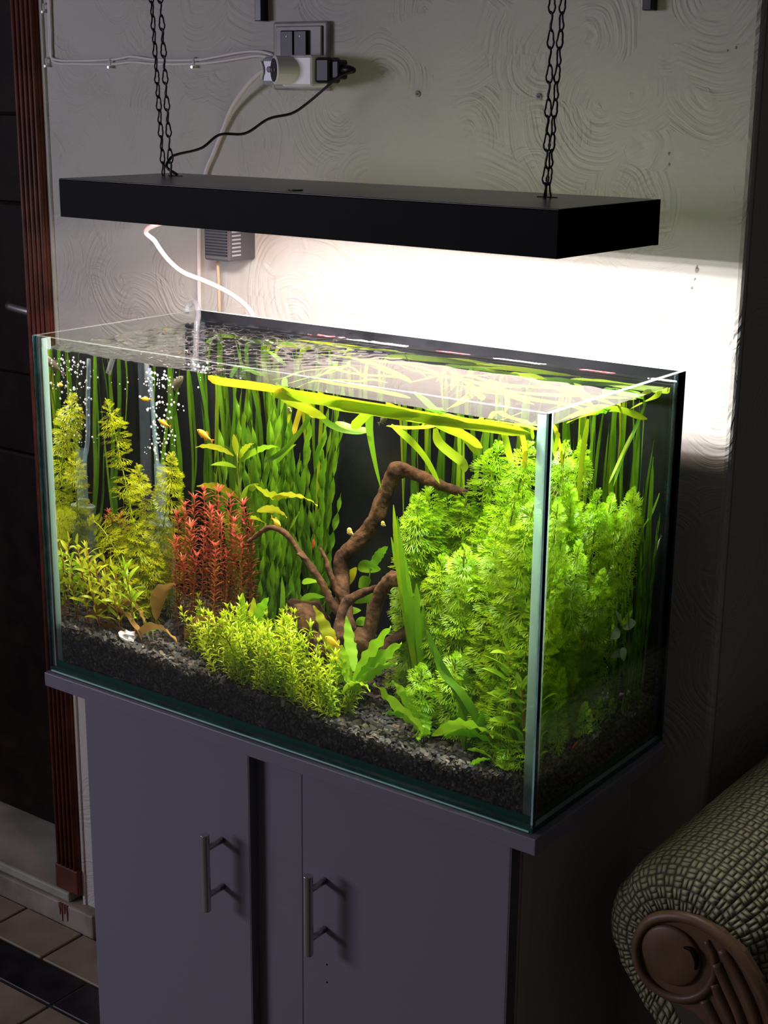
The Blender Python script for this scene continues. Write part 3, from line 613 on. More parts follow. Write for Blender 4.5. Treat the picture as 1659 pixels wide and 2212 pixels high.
# black power adaptor / air pump on the wall
q0, q1 = at(440, 502, 0.372), at(489, 566, 0.372)
ap = empty('power_adaptor', (q0.x, WALL, q1.z), 'black ribbed power adaptor on the wall under the hood', 'power adaptor')
wA, hA = q1.x - q0.x + 0.006, q0.z - q1.z + 0.012
MB().box(0, wA, -0.058, 0, 0, hA).build('case', 'dark_plastic', ap, bevel=0.003)
for k in range(9):
    z = 0.009 + k * (hA - 0.018) / 8
    MB().box(0.004, wA - 0.004, -0.0600, -0.0575, z - 0.0012, z + 0.0012).build('rib', 'black_plastic', ap)
for k in range(7):
    z = 0.009 + k * (hA - 0.018) / 6
    MB().box(wA - 0.0005, wA + 0.0012, -0.052, -0.034, z - 0.0012, z + 0.0012).build('vent_slot', 'grey_plastic', ap)
cable('tan_tube', [at(470, 560, 0.40), at(471, 585, 0.40), at(473, 630, 0.40), at(474, 680, 0.40), at(475, 740, 0.40)], 0.0026, 'tan_tube', 'thin tan tube hanging below the black power adaptor')
# old wall plugs
for px, py, lb in ((903, 203, 'small wall plug hole in the middle of the stucco wall'), (1165, 209, 'wall plug with a screw just left of the right chain')):
    p = wl(px, py)
    o = empty('wall_plug', (p.x, WALL, p.z), lb, 'wall plug', 'old wall plugs')
    lathe(MB(), [(0.0042, 0), (0.0042, 0.0015), (0.0030, 0.0022)], 14, Vector((0, 0, 0)), Vector((0, -1, 0))).build('collar', 'plate', o)
    lathe(MB(), [(0.0018, 0.0022), (0.0018, 0.0030)], 10, Vector((0, 0, 0)), Vector((0, -1, 0))).build('hole', 'black_plastic', o)
# flakes missing from the plaster near the right edge
for px, py, r in ((1506, 583, 0.0032), (1501, 603, 0.002), (1495, 622, 0.002), (1590, 104, 0.0016), (1572, 109, 0.0013), (1445, 332, 0.0016), (1446, 355, 0.0014), (1506, 576, 0.002)):
    p = wl(px, py); m = MB(); n = 9; a = []
    for k in range(n):
        an = 2 * math.pi * k / n; rr = r * U(0.6, 1.3); a.append((rr * 0.7 * math.cos(an), -0.0006, rr * math.sin(an) * 1.2))
    m.v += a + [(v[0], 0.0004, v[2]) for v in a]; m.face(*reversed(range(n)))
    for k in range(n): m.face(k, (k + 1) % n, n + (k + 1) % n, n + k)
    o = m.build('plaster_chip', 'riser', bpy.data.objects['wall_back']); o.location = (p.x, WALL, p.z)

# ------------------------------------------------------------------ sofa
SY = 0.08
cs = at(1468, 2058, SY)
so = empty('sofa', (cs.x + 0.06, SY + 0.5, FLOOR), 'olive-grey woven sofa arm with a carved wooden scroll', 'sofa')
OFF = -so.location
RR = 0.098
prof = [(0.20, FLOOR - cs.z + 0.02), (0.055, FLOOR - cs.z + 0.02), (0.045, -0.42), (0.030, -0.26), (0.0, -0.165), (-0.045, -0.105)]
for k in range(25):
    a = math.radians(222 - k * 9.2); prof.append((RR * 1.02 * math.cos(a), RR * math.sin(a)))
prof += [(0.125, -0.04), (0.150, -0.12), (0.17, -0.25), (0.20, -0.40)]
def sofa_arm():
    me = bpy.data.meshes.new('arm'); v = []; f = []; uv = []
    # resample finely
    pr = []
    for i in range(len(prof) - 1):
        a, b = prof[i], prof[i + 1]; n = max(1, int(math.hypot(b[0] - a[0], b[1] - a[1]) / 0.012))
        for k in range(n): pr.append((a[0] + (b[0] - a[0]) * k / n, a[1] + (b[1] - a[1]) * k / n))
    pr.append(prof[-1]); m = len(pr)
    s = [0]
    for i in range(1, m): s.append(s[-1] + math.hypot(pr[i][0] - pr[i - 1][0], pr[i][1] - pr[i - 1][1]))
    rings = [(0.0, 0.50, 0), (0.0, 0.62, 0), (0.002, 0.74, 0), (0.008, 0.85, 0), (0.018, 0.93, 0), (0.032, 0.98, 0), (0.050, 1.0, 0)] + [(0.05 + 0.03 * k, 1.0, 0) for k in range(1, 40)]
    yv = 0; lasty = None
    for ri, (y, sc, _) in enumerate(rings):
        if lasty is not None: yv += math.hypot(y - lasty, (sc - rings[ri - 1][1]) * RR)
        lasty = y
        for i, (px, pz) in enumerate(pr):
            q = sc
            ang = math.atan2(pz, px)
            pl = 0.0
            if ri < 9:                                   # gathered pleats round the front
                pl = -0.0045 * max(0, math.cos(ang * 7.0 + 0.6)) ** 8 * (1 - abs(ri - 4) / 5.0)
            k = q + pl / RR
            X = px * k if pz > -0.12 else px + (1 - k) * 0.05; Z = pz * k if pz > -0.12 else pz + (1 - k) * 0.12 * 1.0
            v.append((cs.x + X + OFF.x, SY + y + OFF.y, cs.z + Z + OFF.z)); uv.append((s[i] / 0.0132, yv / 0.0132))
    for r in range(len(rings) - 1):
        for i in range(m - 1): f.append((r * m + i, r * m + i + 1, (r + 1) * m + i + 1, (r + 1) * m + i))
    nf = len(f); f.append(tuple(range(m))[::-1])
    me.from_pydata(v, [], f); ul = me.uv_layers.new(name='UVMap')
    for p in me.polygons:
        for li in p.loop_indices: ul.data[li].uv = uv[me.loops[li].vertex_index]
        p.use_smooth = True
    me.materials.append(M['fabric']); me.update()
    return link('arm', me, so)
sofa_arm()
SF = SY - 0.002
def sp(px, py, off=0.0): return at(px, py, SF - off) + OFF
bk = MB()
outl = [(1545, 2235), (1500, 2190), (1450, 2165), (1405, 2135), (1375, 2095), (1366, 2050), (1378, 2005), (1410, 1978), (1455, 1972), (1510, 1985), (1560, 2015), (1605, 2060), (1640, 2120), (1665, 2190), (1690, 2290), (1600, 2320)]
a = [sp(*q, 0.006) for q in outl]; b2 = [p + Vector((0, 0.012, 0)) for p in a]; n = len(a)
bk.v = [tuple(p) for p in a + b2]; bk.face(*range(n))
for k in range(n): bk.face((k + 1) % n, k, n + k, n + (k + 1) % n)
bk.build('scroll_panel', 'scroll', so, bevel=0.002)
def rib(name, pts, r, flat=0.8, off=0.007):
    q = smoothpath([sp(*p, off) for p in pts], 6); k = len(q)
    MB().tube(q, [r * (0.55 + 0.45 * min(1, 4 * (1 - i / (k - 1)) + 0.1)) for i in range(k)], 10, flat=flat).build(name, 'scroll', so, smooth=True)
rib('spiral_moulding', [(1700, 2290), (1668, 2200), (1640, 2130), (1600, 2068), (1555, 2022), (1505, 1990), (1455, 1978), (1410, 1985), (1383, 2012), (1373, 2052), (1383, 2095), (1410, 2130), (1448, 2153), (1490, 2158), (1525, 2142), (1544, 2108), (1543, 2068), (1526, 2032)], 0.0062)
mid = sp(1452, 2062, 0.006)
lathe(MB(), [(0.0345, 0.0), (0.0345, 0.003), (0.032, 0.005), (0.012, 0.0054)], 28, mid, Vector((0, -1, 0))).build('scroll_boss', 'scroll', so, smooth=True)
MB().tube(smoothpath([sp(1478, 2047, 0.0115), sp(1492, 2050, 0.0115), sp(1501, 2062, 0.0115), sp(1505, 2078, 0.0113), sp(1502, 2094, 0.011)], 5), [0.0012 + 0.0022 * math.sin(math.pi * i / 20) for i in range(21)], 8).build('curl', 'door', so, smooth=True)
for k, pts in enumerate(([(1548, 2080), (1570, 2130), (1600, 2200), (1625, 2290)], [(1545, 2125), (1560, 2165), (1585, 2220), (1602, 2300)], [(1522, 2160), (1540, 2195), (1560, 2240), (1575, 2310)], [(1560, 2050), (1595, 2110), (1630, 2190), (1655, 2290)])):
    rib('tail_flute', pts, 0.0060, 0.7)
# seat body behind and right of the arm
MB().box(cs.x + 0.17 + OFF.x, cs.x + 0.90 + OFF.x, SY + 0.06 + OFF.y, SY + 0.9 + OFF.y, FLOOR + 0.06 + OFF.z, FLOOR + 0.40 + OFF.z).build('seat_base', 'fabric', so, bevel=0.03)
#@@INHABITANTS
# ------------------------------------------------------------------ gravel
gx0, gx1, gy0, gy1 = 0.0120, W - 0.0135, 0.0135, D - GT - 0.0006
mb = MB(); nx, ny = 120, 50
for j in range(ny + 1):
    for i in range(nx + 1):
        x = gx0 + (gx1 - gx0) * i / nx; y = gy0 + (gy1 - gy0) * j / ny; mb.v.append((x, y, gh(x, y) - 0.003))
n1 = nx + 1
for j in range(ny):
    for i in range(nx): mb.face(j * n1 + i, j * n1 + i + 1, (j + 1) * n1 + i + 1, (j + 1) * n1 + i)
def skirt(top):
    b = len(mb.v)
    for t in top: mb.v.append((mb.v[t][0], mb.v[t][1], 0.0064))
    for k in range(len(top) - 1): mb.face(b + k, b + k + 1, top[k + 1], top[k])
skirt(list(range(n1))); skirt([j * n1 + nx for j in range(ny + 1)]); skirt([j * n1 for j in range(ny, -1, -1)]); skirt([ny * n1 + i for i in range(nx, -1, -1)])
gb = mb.build('gravel_bed', 'gravel'); tag(gb, 'dark gravel bed filling the bottom of the tank', 'gravel', kind='stuff')
def chipverts(s, rnd=random):
    """angular flat slate flake: 8-sided splinter, 12 triangles"""
    L_, W_, T_ = s * U(0.8, 1.35), s * U(0.5, 0.9), s * U(0.22, 0.42)
    base = [(-1, -0.5), (-0.2, -1), (0.9, -0.6), (1, 0.5), (0.1, 1), (-0.8, 0.6)]
    pts = [(L_ * (a + U(-.25, .25)) / 2, W_ * (b + U(-.3, .3)) / 2) for a, b in base]
    k = U(0.55, 0.9)
    v = [Vector((x, y, -T_ / 2 + U(-.1, .1) * T_)) for x, y in pts] + [Vector((x * k, y * k, T_ / 2 + U(-.2, .2) * T_)) for x, y in pts]
    f = [(5, 4, 3, 2, 1, 0), (6, 7, 8, 9, 10, 11)] + [(i, (i + 1) % 6, 6 + (i + 1) % 6, 6 + i) for i in range(6)]
    return v, f
def rmat(tilt=0.7):
    return Matrix.Rotation(U(0, 6.283), 3, 'Z') @ Matrix.Rotation(random.gauss(0, tilt), 3, 'X') @ Matrix.Rotation(random.gauss(0, tilt * 0.6), 3, 'Y')
CH = []
for k in range(24):
    v, f = chipverts(0.0108); me = bpy.data.meshes.new('gravel_chip'); me.from_pydata([tuple(p) for p in v], [], f); me.materials.append(M['chips']); CH.append(me)
# the flakes that show largest: along the front glass, right of the bushes
spots = []
while len(spots) < 190:
    x, y = U(0.40, 0.74), 0.013 + abs(random.gauss(0, 0.030))
    if y < 0.10: spots.append((x, y, 'grey-brown slate flake in the open gravel strip along the front glass', 'gravel flakes along the front glass'))
while len(spots) < 250:
    spots.append((U(0.715, 0.745), U(0.03, 0.28), 'grey-blue slate flake lying along the right-hand glass', 'gravel flakes along the right glass'))
while len(spots) < 290:
    spots.append((U(0.012, 0.20), U(0.013, 0.04), 'dark slate flake at the left end of the front glass', 'gravel flakes at the left end'))
for x, y, lb, gp in spots:
    o = link('gravel_chip', random.choice(CH)); o.location = (x, y, gh(x, y) + U(0, 0.002)); o.rotation_euler = rmat(0.45).to_euler()
    s = U(0.8, 1.25); o.scale = (s, s, s); tag(o, lb, 'gravel flake', gp)
mb = MB()
def addchip(p, s, tilt):
    v, f = chipverts(s); m3 = rmat(tilt); b = len(mb.v)
    mb.v += [tuple(p + m3 @ q) for q in v]
    for q in f: mb.face(*[b + k for k in q])
for k in range(6500):
    x, y = U(0.013, W - 0.013), U(0.013, D - 0.012); addchip(Vector((x, y, gh(x, y) + U(-0.003, 0.001))), U(0.006, 0.0105), 0.6)
for k in range(4200):                                   # flakes pressed against the front and right glass
    if k % 3: x, y = U(0.012, W - 0.012), 0.0118
    else: x, y = W - 0.0118, U(0.012, D - 0.012)
    addchip(Vector((x, y, U(0.010, gh(x, y)))), U(0.006, 0.010), 1.2)
mb.v = [(min(max(v[0], 0.0083), W - 0.0083), min(max(v[1], 0.0083), D - GT - 0.0008), max(v[2], 0.0063)) for v in mb.v]
o = mb.build('gravel_flakes', 'chips'); tag(o, 'loose mixed grey slate gravel covering the tank bottom', 'gravel', kind='stuff')

# ------------------------------------------------------------------ driftwood
def blob(mb, c, r, n=10, m=8, amp=0.35):
    b = len(mb.v)
    for i in range(m + 1):
        th = math.pi * i / m
        for k in range(n):
            ph = 2 * math.pi * k / n; d = Vector((math.sin(th) * math.cos(ph), math.sin(th) * math.sin(ph), math.cos(th)))
            q = 1 + amp * noise.noise(d * 1.7 + c * 30); mb.v.append((c.x + d.x * r[0] * q, c.y + d.y * r[1] * q, c.z + d.z * r[2] * q))
    for i in range(m):
        for k in range(n): mb.face(b + i * n + k, b + (i + 1) * n + k, b + (i + 1) * n + (k + 1) % n, b + i * n + (k + 1) % n)
dw = MB()
def branch(pts, r0, r1, n=12):
    q = smoothpath([inw(*p) for p in pts], 7); k = len(q)
    rr = [(r0 + (r1 - r0) * i / (k - 1)) * (1 + 0.16 * noise.noise(q[i] * 70)) for i in range(k)]
    dw.tube(q, rr, n, wob=0.22)
branch([(755, 1370, .14), (742, 1310, .16), (738, 1250, .18), (740, 1205, .185), (765, 1180, .185), (800, 1138, .185), (828, 1080, .185), (845, 1035, .185), (862, 1014, .185)], 0.0115, 0.0098)
branch([(850, 1018, .185), (866, 1012, .185), (905, 1028, .19), (945, 1045, .195), (985, 1060, .20), (1030, 1075, .21)], 0.0100, 0.0050)
branch([(738, 1330, .14), (715, 1300, .13), (697, 1262, .13), (675, 1228, .13), (652, 1198, .13), (625, 1160, .13), (600, 1142, .13), (580, 1140, .13), (560, 1152, .13), (534, 1172, .13)], 0.0062, 0.0030)
branch([(742, 1300, .15), (725, 1268, .15), (712, 1235, .15), (704, 1208, .15), (690, 1182, .15)], 0.0058, 0.0024)
branch([(668, 1218, .13), (655, 1205, .125), (640, 1196, .12)], 0.0032, 0.0022)
branch([(728, 1375, .10), (735, 1340, .11), (745, 1305, .12), (765, 1290, .125), (795, 1276, .13), (830, 1268, .135)], 0.0085, 0.0045)
branch([(790, 1405, .10), (800, 1360, .105), (808, 1320, .11), (822, 1280, .11), (838, 1258, .11)], 0.0100, 0.0080)
branch([(834, 1262, .11), (848, 1248, .11), (862, 1258, .11)], 0.0088, 0.0050)
branch([(800, 1420, .10), (840, 1395, .12), (880, 1365, .14), (910, 1345, .16)], 0.011, 0.007)
for q, r in (((672, 1345, .13), (.030, .026, .026)), ((735, 1385, .10), (.016, .018, .020)), ((785, 1395, .10), (.018, .018, .022)), ((700, 1400, .12), (.024, .03, .022)), ((640, 1325, .14), (.016, .02, .02)), ((760, 1430, .11), (.035, .03, .018))):
    blob(dw, inw(*q), r)
blob(dw, inw(850, 1250, .11), (.011, .010, .0095), amp=0.6); blob(dw, inw(858, 1018, .185), (.0125, .011, .012), amp=0.5)
wd = dw.build('driftwood', 'wood'); tag(wd, 'branching brown driftwood root in the middle of the tank', 'driftwood')
rm = wd.modifiers.new('remesh', 'REMESH'); rm.mode = 'VOXEL'; rm.voxel_size = 0.0022; rm.use_smooth_shade = True
sm = wd.modifiers.new('smooth', 'SMOOTH'); sm.factor = 0.5; sm.iterations = 3
tx = bpy.data.textures.new('wood_relief', 'CLOUDS'); tx.noise_scale = 0.006; tx.noise_depth = 3
dp = wd.modifiers.new('relief', 'DISPLACE'); dp.texture = tx; dp.strength = 0.0028; dp.texture_coords = 'GLOBAL'
# pale stone and fallen leaves at the left
p = inw(280, 1418, 0.03); m = MB(); blob(m, Vector((0, 0, 0)), (.0150, .011, .009), 16, 11, 0.75)
o = m.build('pale_stone', 'stone'); o.location = (p.x, p.y, gh(p.x, p.y) + 0.004); tag(o, 'rough pale grey stone on the gravel at the left front', 'stone')

# ------------------------------------------------------------------ leaf builders
def blade(mb, A, B, width, sag=0.15, wav=0.0, n=12, up=Vector((0, 0, 1)), shape=1.0, roll=0.0, crease=0.15, wf=26.0):
    """lance leaf from A to B, arching; wav = crinkled margin"""
    A, B = Vector(A), Vector(B); d = B - A; L_ = d.length
    side = d.cross(up)
    if side.length < 1e-5: side = d.orthogonal()
    side.normalize(); nn = side.cross(d).normalized()
    if roll: q = Matrix.Rotation(roll, 3, d.normalized()); side = q @ side; nn = q @ nn
    b = len(mb.v)
    for i in range(n + 1):
        t = i / n; c = A + d * t + nn * (sag * L_ * 4 * t * (1 - t))
        w = width / 2 * (math.sin(math.pi * min(1, t * 0.98 + 0.02) ** shape)) ** 0.8 + 0.0002
        wv = 3 * wav * width * math.sin(t * wf) * (0.3 + t)
        wl_ = 3 * wav * width * math.sin(t * wf + 2.1) * (0.3 + t)
        mb.v += [tuple(c - side * (w * (1 + 4 * wav * math.sin(t * wf * 1.3))) + nn * (crease * w + wl_)), tuple(c), tuple(c + side * (w * (1 + 4 * wav * math.sin(t * wf * 1.3 + 1.0))) + nn * (crease * w + wv))]
    for i in range(n):
        q = b + i * 3; mb.face(q, q + 1, q + 4, q + 3); mb.face(q + 1, q + 2, q + 5, q + 4)
    return mb

def fan_leaf(mb, ang, r, elev, w):
    """one comb-like leaf of a feathery whorl: a stalk forking twice into a fan"""
    def P(rad, a, z): return Vector((rad * math.cos(a), rad * math.sin(a), z))
    def seg(a, b, wa, wb):
        d = b - a; s = Vector((-d.y, d.x, 0)); s = s.normalized() if s.length > 1e-9 else Vector((1, 0, 0))
        q = len(mb.v); mb.v += [tuple(a - s * wa), tuple(a + s * wa), tuple(b + s * wb), tuple(b - s * wb)]; mb.face(q, q + 1, q + 2, q + 3)
    ct, st = math.cos(elev), math.sin(elev)
    def E(rad, a, k=1.0): return P(rad * ct, a, rad * st * k - 0.25 * rad * rad / r)
    n0 = E(r * 0.30, ang); seg(Vector((0, 0, 0)), n0, w, w * 0.9)
    for da in (-0.26, 0.0, 0.26):
        n1_ = E(r * 0.62, ang + da * 1.0 + U(-.04, .04)); seg(n0, n1_, w * 0.85, w * 0.7)
        for db in (-0.13, 0.0, 0.13):
            rr = r * (1.0 - 0.10 * abs(da + db) / 0.36) * U(0.92, 1.06)
            e_ = E(rr, ang + da * 1.12 + db + U(-.03, .03), U(0.9, 1.1)); seg(n1_, e_, w * 0.75, w * 0.6)
def whorl(mat, elev, n=8, w=0.00066, r=1.3):
    m = MB(); a0_ = U(0, 6)
    for k in range(n): fan_leaf(m, a0_ + 2 * math.pi * k / n + U(-.1, .1), 0.020 * r * U(0.88, 1.08), elev + U(-.35, .30), w)
    return m.mesh('leaf_whorl', mat)
WH = {}
for mt in ('limno', 'limno_tip', 'limno_olive'):
    WH[mt] = [whorl(mt, 0.25, 9) for _ in range(4)]; WH[mt + '_up'] = [whorl(mt, 0.85, 9, 0.0007) for _ in range(3)]
def clampin(p, m=0.012):
    return Vector((min(max(p.x, m), W - m), min(max(p.y, m), D - m - 0.006), min(p.z, WL - 0.002)))
def feathery(tip, base, label, mat='limno', tipmat='limno_tip', group=None, scale=1.0, mid=None, bare=0.0):
    tip = clampin(tip, 0.016); base = clampin(base, 0.02); base.z = gh(base.x, base.y) - 0.004
    e = empty('feathery_stem_plant', base, label, 'water plant', group)
    mid_ = mid or ((tip + base) / 2 + Vector((U(-.012, .012), U(-.012, .012), 0.02)))
    path = bez(base, clampin(mid_, 0.016), tip, 24); path = [p - base for p in path]
    MB().tube(path, [0.0011] * 24, 5).build('stem', 'stem_green', e, smooth=True)
    acc = [0]
    for a, b in zip(path[:-1], path[1:]): acc.append(acc[-1] + (b - a).length)
    Lh = acc[-1]; s = 0.001
    while s < Lh - 0.012 - bare:
        d = Lh - s; i = 0
        while i < len(acc) - 2 and acc[i + 1] < d: i += 1
        t = (d - acc[i]) / max(1e-6, acc[i + 1] - acc[i]); p = path[i].lerp(path[i + 1], t); tan = (path[i + 1] - path[i]).normalized()
        k = min(1.0, 0.34 + s / 0.05); key = tipmat + '_up' if s < 0.012 else (tipmat if s < 0.03 else mat)
        wp = p + base; lim = min(wp.x - 0.009, W - 0.009 - wp.x, wp.y - 0.009, D - 0.008 - wp.y); sc = min(k * scale * U(0.9, 1.1), max(0.5, lim / 0.0265))
        link('leaf_whorl', random.choice(WH[key]), e, frame_mat(p, tan + Vector((U(-.4, .4) + .08, U(-.4, .4) - .16, 0)), U(0, 6.28), sc))
        s += (0.0042 + 0.0080 * min(1, s / 0.07)) * U(0.85, 1.15)
    return e

# the big bright bush on the right: stems seen through the front glass
gR = 'feathery stems of the bright bush on the right'
front = [((1078, 962, .20), 'tallest feathery stem of the bright bush, leaning right beside the wood', (-.05, 0)),
 ((925, 1062, .17), None, 0), ((963, 1058, .20), None, 0), ((1008, 1070, .20), None, 0), ((903, 1078, .15), None, 0), ((880, 1168, .14), 'feathery stem at the left edge of the bright bush beside the ribbon leaves', 0),
 ((1098, 1058, .15), None, 0), ((1128, 1052, .12), None, 0), ((1055, 1112, .15), None, 0), ((1072, 1150, .13), None, 0), ((1004, 1185, .11), 'feathery stem with a round pale fan top at the front of the bright bush', 0), ((958, 1205, .13), None, 0),
 ((1108, 1108, .13), None, 0), ((1142, 1090, .115), None, 0), ((1132, 1180, .115), None, 0), ((1060, 1222, .12), None, 0), ((900, 1235, .17), None, 0), ((1000, 1292, .11), None, 0), ((1140, 1262, .11), None, 0), ((940, 1130, .16), None, 0), ((1030, 1330, .13), None, 0), ((950, 1320, .12), None, 0), ((1100, 1300, .13), None, 0), ((1090, 1250, .20), None, 0), ((1000, 1240, .22), None, 0), ((925, 1290, .2), None, 0)]
dflt = 'bright green feathery stem inside the dense bush right of the driftwood'
for q, lb, ln in front:
    t = inw(*q); lean = Vector((U(-.03, .01), U(.0, .035), 0)) if not ln else Vector((ln[0], ln[1], 0))
    feathery(t, t + lean, lb or dflt, group=gR, scale=U(0.98, 1.2))
for q, lb in (((912, 1442, .07), 'short feathery plant top with two fans left of the front stem plant'), ((985, 1418, .075), 'short feathery plant top beside the long dark ribbon leaf'), ((318, 1362, .06), 'small round feathery sprout between the dead leaves at the left')):
    t = inw(*q); feathery(t, t + Vector((0.005, 0.008, 0)), lb, 'limno_tip', 'limno_tip', 'short feathery sprouts at the front', 1.05)
# stems seen through the right-hand glass
gS = 'feathery stems along the right glass'
for q, lb in (((1222, 962, .70), 'tall feathery stem just right of the corner seam'), ((1292, 1065, .715), 'feathery stem with a broad top behind the right glass'), ((1320, 1078, .71), None), ((1368, 1062, .73), 'feathery stem furthest back along the right glass'), ((1212, 1165, .73), None), ((1250, 1178, .735), None), ((1302, 1238, .742), 'pale-topped feathery stem pressed near the right glass'), ((1232, 1120, .70), None), ((1332, 1115, .72), None), ((1205, 1085, .72), None), ((1225, 1330, .72), None), ((1210, 1240, .745), None)):
    t = insd(*q); feathery(t, t + Vector((U(-.085, -.045), U(-.015, .02), 0)), lb or 'bright green feathery stem in the bush behind the right glass', group=gS, scale=U(0.95, 1.12))
for q, lb in (((1216, 1448, .738), 'short bushy feathery plant low beside the corner seam'), ((1262, 1528, .738), 'small curved feathery sprout on the gravel by the right glass'), ((1292, 1512, .735), 'middle small sprout on the gravel by the right glass'), ((1322, 1512, .738), 'small upright sprout nearest the back by the right glass')):
    t = insd(*q); feathery(t, t + Vector((-.004, 0.004, 0)), lb, 'limno_tip', 'limno_tip', 'short sprouts by the right glass', 0.8)
# olive stems on the left
gL = 'olive feathery stems on the left'
for tq, mq, bq, lb in (((232, 868, .14), (268, 1010, .14), (330, 1335, .13), 'tall olive feathery stem leaning at the left end'), ((372, 985, .17), (365, 1100, .17), (315, 1330, .16), 'olive feathery stem in front of the riser tube'), ((195, 1122, .10), (255, 1150, .10), (300, 1335, .11), 'low olive feathery stem bending left over the willow leaves'), ((300, 1010, .18), (310, 1150, .18), (290, 1330, .18), 'olive feathery stem between the two tall ones at the left'), ((335, 1180, .14), (330, 1250, .14), (325, 1335, .13), 'short olive feathery stem left of the red plants'), ((375, 1130, .19), (372, 1200, .19), (360, 1320, .18), 'olive feathery stem just behind the red plants'), ((140, 1090, .20), (150, 1150, .2), (180, 1280, .19), 'olive feathery stem deep in the left back corner')):
    feathery(inw(*tq), inw(*bq), lb, 'limno_olive', 'limno_olive' if tq[0] > 240 else 'limno_olive', gL, 1.0, inw(*mq))

# ------------------------------------------------------------------ red stem plants
def node_whorl(mat, n, L_, w, elev):
    m = MB(); a0_ = U(0, 6)
    for k in range(n):
        a = a0_ + 2 * math.pi * k / n + U(-.2, .2); l = L_ * U(0.8, 1.15); el = elev + U(-.2, .2)
        blade(m, (0, 0, 0), (l * math.cos(a) * math.cos(el), l * math.sin(a) * math.cos(el), l * math.sin(el)), w, U(0.02, 0.16), n=5)
    return m.mesh('leaf_whorl', mat)
RW = {mt: [node_whorl(mt, 5, 0.0150, 0.0024, 0.35) for _ in range(4)] for mt in ('rotala', 'rotala_low', 'rotala_tip')}
RW['top'] = [node_whorl('rotala_tip', 7, 0.013, 0.0024, 0.85) for _ in range(3)]
def red_stem(tip, base, label):
    base = clampin(base, 0.02); tip = clampin(tip, 0.02); base.z = gh(base.x, base.y) - 0.003
    e = empty('red_stem_plant', base, label, 'water plant', 'red stem plants left of the middle')
    path = [p - base for p in bez(base, (base + tip) / 2 + Vector((U(-.006, .006), U(-.006, .006), 0.01)), tip, 16)]
    MB().tube(path, 0.0009, 5).build('stem', 'stem_red', e, smooth=True)
    L_ = (tip - base).length; n = int(L_ / 0.0066)
    for k in range(n + 1):
        f = k / n; x = f * 15; i = min(14, int(x)); p = path[i].lerp(path[i + 1], x - i); tan = (path[i + 1] - path[i]).normalized()
        if f < 0.10: continue
        mt = 'top' if k == n else ('rotala_tip' if f > 0.86 else ('rotala' if f > 0.45 else 'rotala_low'))
        link('leaf_whorl', random.choice(RW[mt]), e, frame_mat(p, tan, U(0, 6.28), U(0.85, 1.15)))
for k, q in enumerate([(440, 1062, .15), (472, 1066, .15), (497, 1078, .16), (400, 1096, .14), (420, 1080, .16), (456, 1104, .12), (384, 1115, .14), (526, 1094, .15), (543, 1132, .16), (476, 1120, .12), (506, 1130, .13), (412, 1142, .11), (440, 1152, .11), (380, 1172, .12), (520, 1172, .13), (465, 1184, .10), (395, 1216, .11), (490, 1200, .12), (425, 1205, .10)]):
    t = inw(*q); lb = {0: 'red stem plant with the highest tip, under the green ribbon leaves', 7: 'red stem plant with a crimson tip at the right of its group', 3: 'red stem plant at the left edge of its group'}.get(k, 'slender red-leaved stem plant in the dense red clump')
    red_stem(t, t + Vector((U(-.008, .008), U(-.012, .006), 0)), lb)
t = inw(240, 1112, .20); red_stem(t, t + Vector((0.004, 0, 0)), 'lone small red-leaved stem behind the olive feathery plants')

# ------------------------------------------------------------------ willow-leaved stems
WL_L = {mt: [blade(MB(), (0, 0, 0), (1, 0, 0.35), 0.235, U(0.02, 0.16), 0.0, 9, shape=0.85).mesh('leaf', mt, True) for _ in range(3)] for mt in ('hygro', 'hygro_green')}
WL_L['hygro_big'] = [blade(MB(), (0, 0, 0), (1, 0, 0.3), 0.30, U(0.02, 0.16), 0.0, 10, shape=0.85).mesh('leaf', 'hygro_green', True) for _ in range(3)]
def willow(tip, base, label, L_=0.026, mat='hygro', step=0.009, group=None, start=0.15):
    base = clampin(base, 0.018); tip = clampin(tip, 0.016); base.z = gh(base.x, base.y) - 0.003
    e = empty('willow_leaf_plant', base, label, 'water plant', group)
    path = [p - base for p in bez(base, (base + tip) / 2 + Vector((U(-.005, .005), U(-.005, .005), 0.008)), tip, 12)]
    MB().tube(path, 0.0012, 6).build('stem', 'stem_red', e, smooth=True)
    n = int((tip - base).length / step)
    for k in range(n + 1):
        f = k / n
        if f < start: continue
        x = f * 11; i = min(10, int(x)); p = path[i].lerp(path[i + 1], x - i); tan = (path[i + 1] - path[i]).normalized()
        cnt = 4 if k == n else 2
        for j in range(cnt):
            s = L_ * U(0.75, 1.15) * (0.7 if k == n else 1.0)
            m4 = frame_mat(p, tan, k * 1.57 + j * (6.283 / cnt) + U(-.35, .35), 1.0) @ Matrix.Rotation(-(0.75 if k == n else U(-0.15, 0.4)), 4, 'Y') @ Matrix.Rotation(U(-.8, .8), 4, 'X') @ Matrix.Scale(s, 4)
            d = (m4.to_3x3() @ Vector((1, 0, 0.35))); ep = base + m4.translation + d
            if ep.x < 0.011 or ep.x > W - 0.011 or ep.y < 0.011: m4 = m4 @ Matrix.Scale(0.55, 4)
            link('leaf', random.choice(WL_L[mat]), e, m4)
gw = 'willow-leaved stems at the left front'
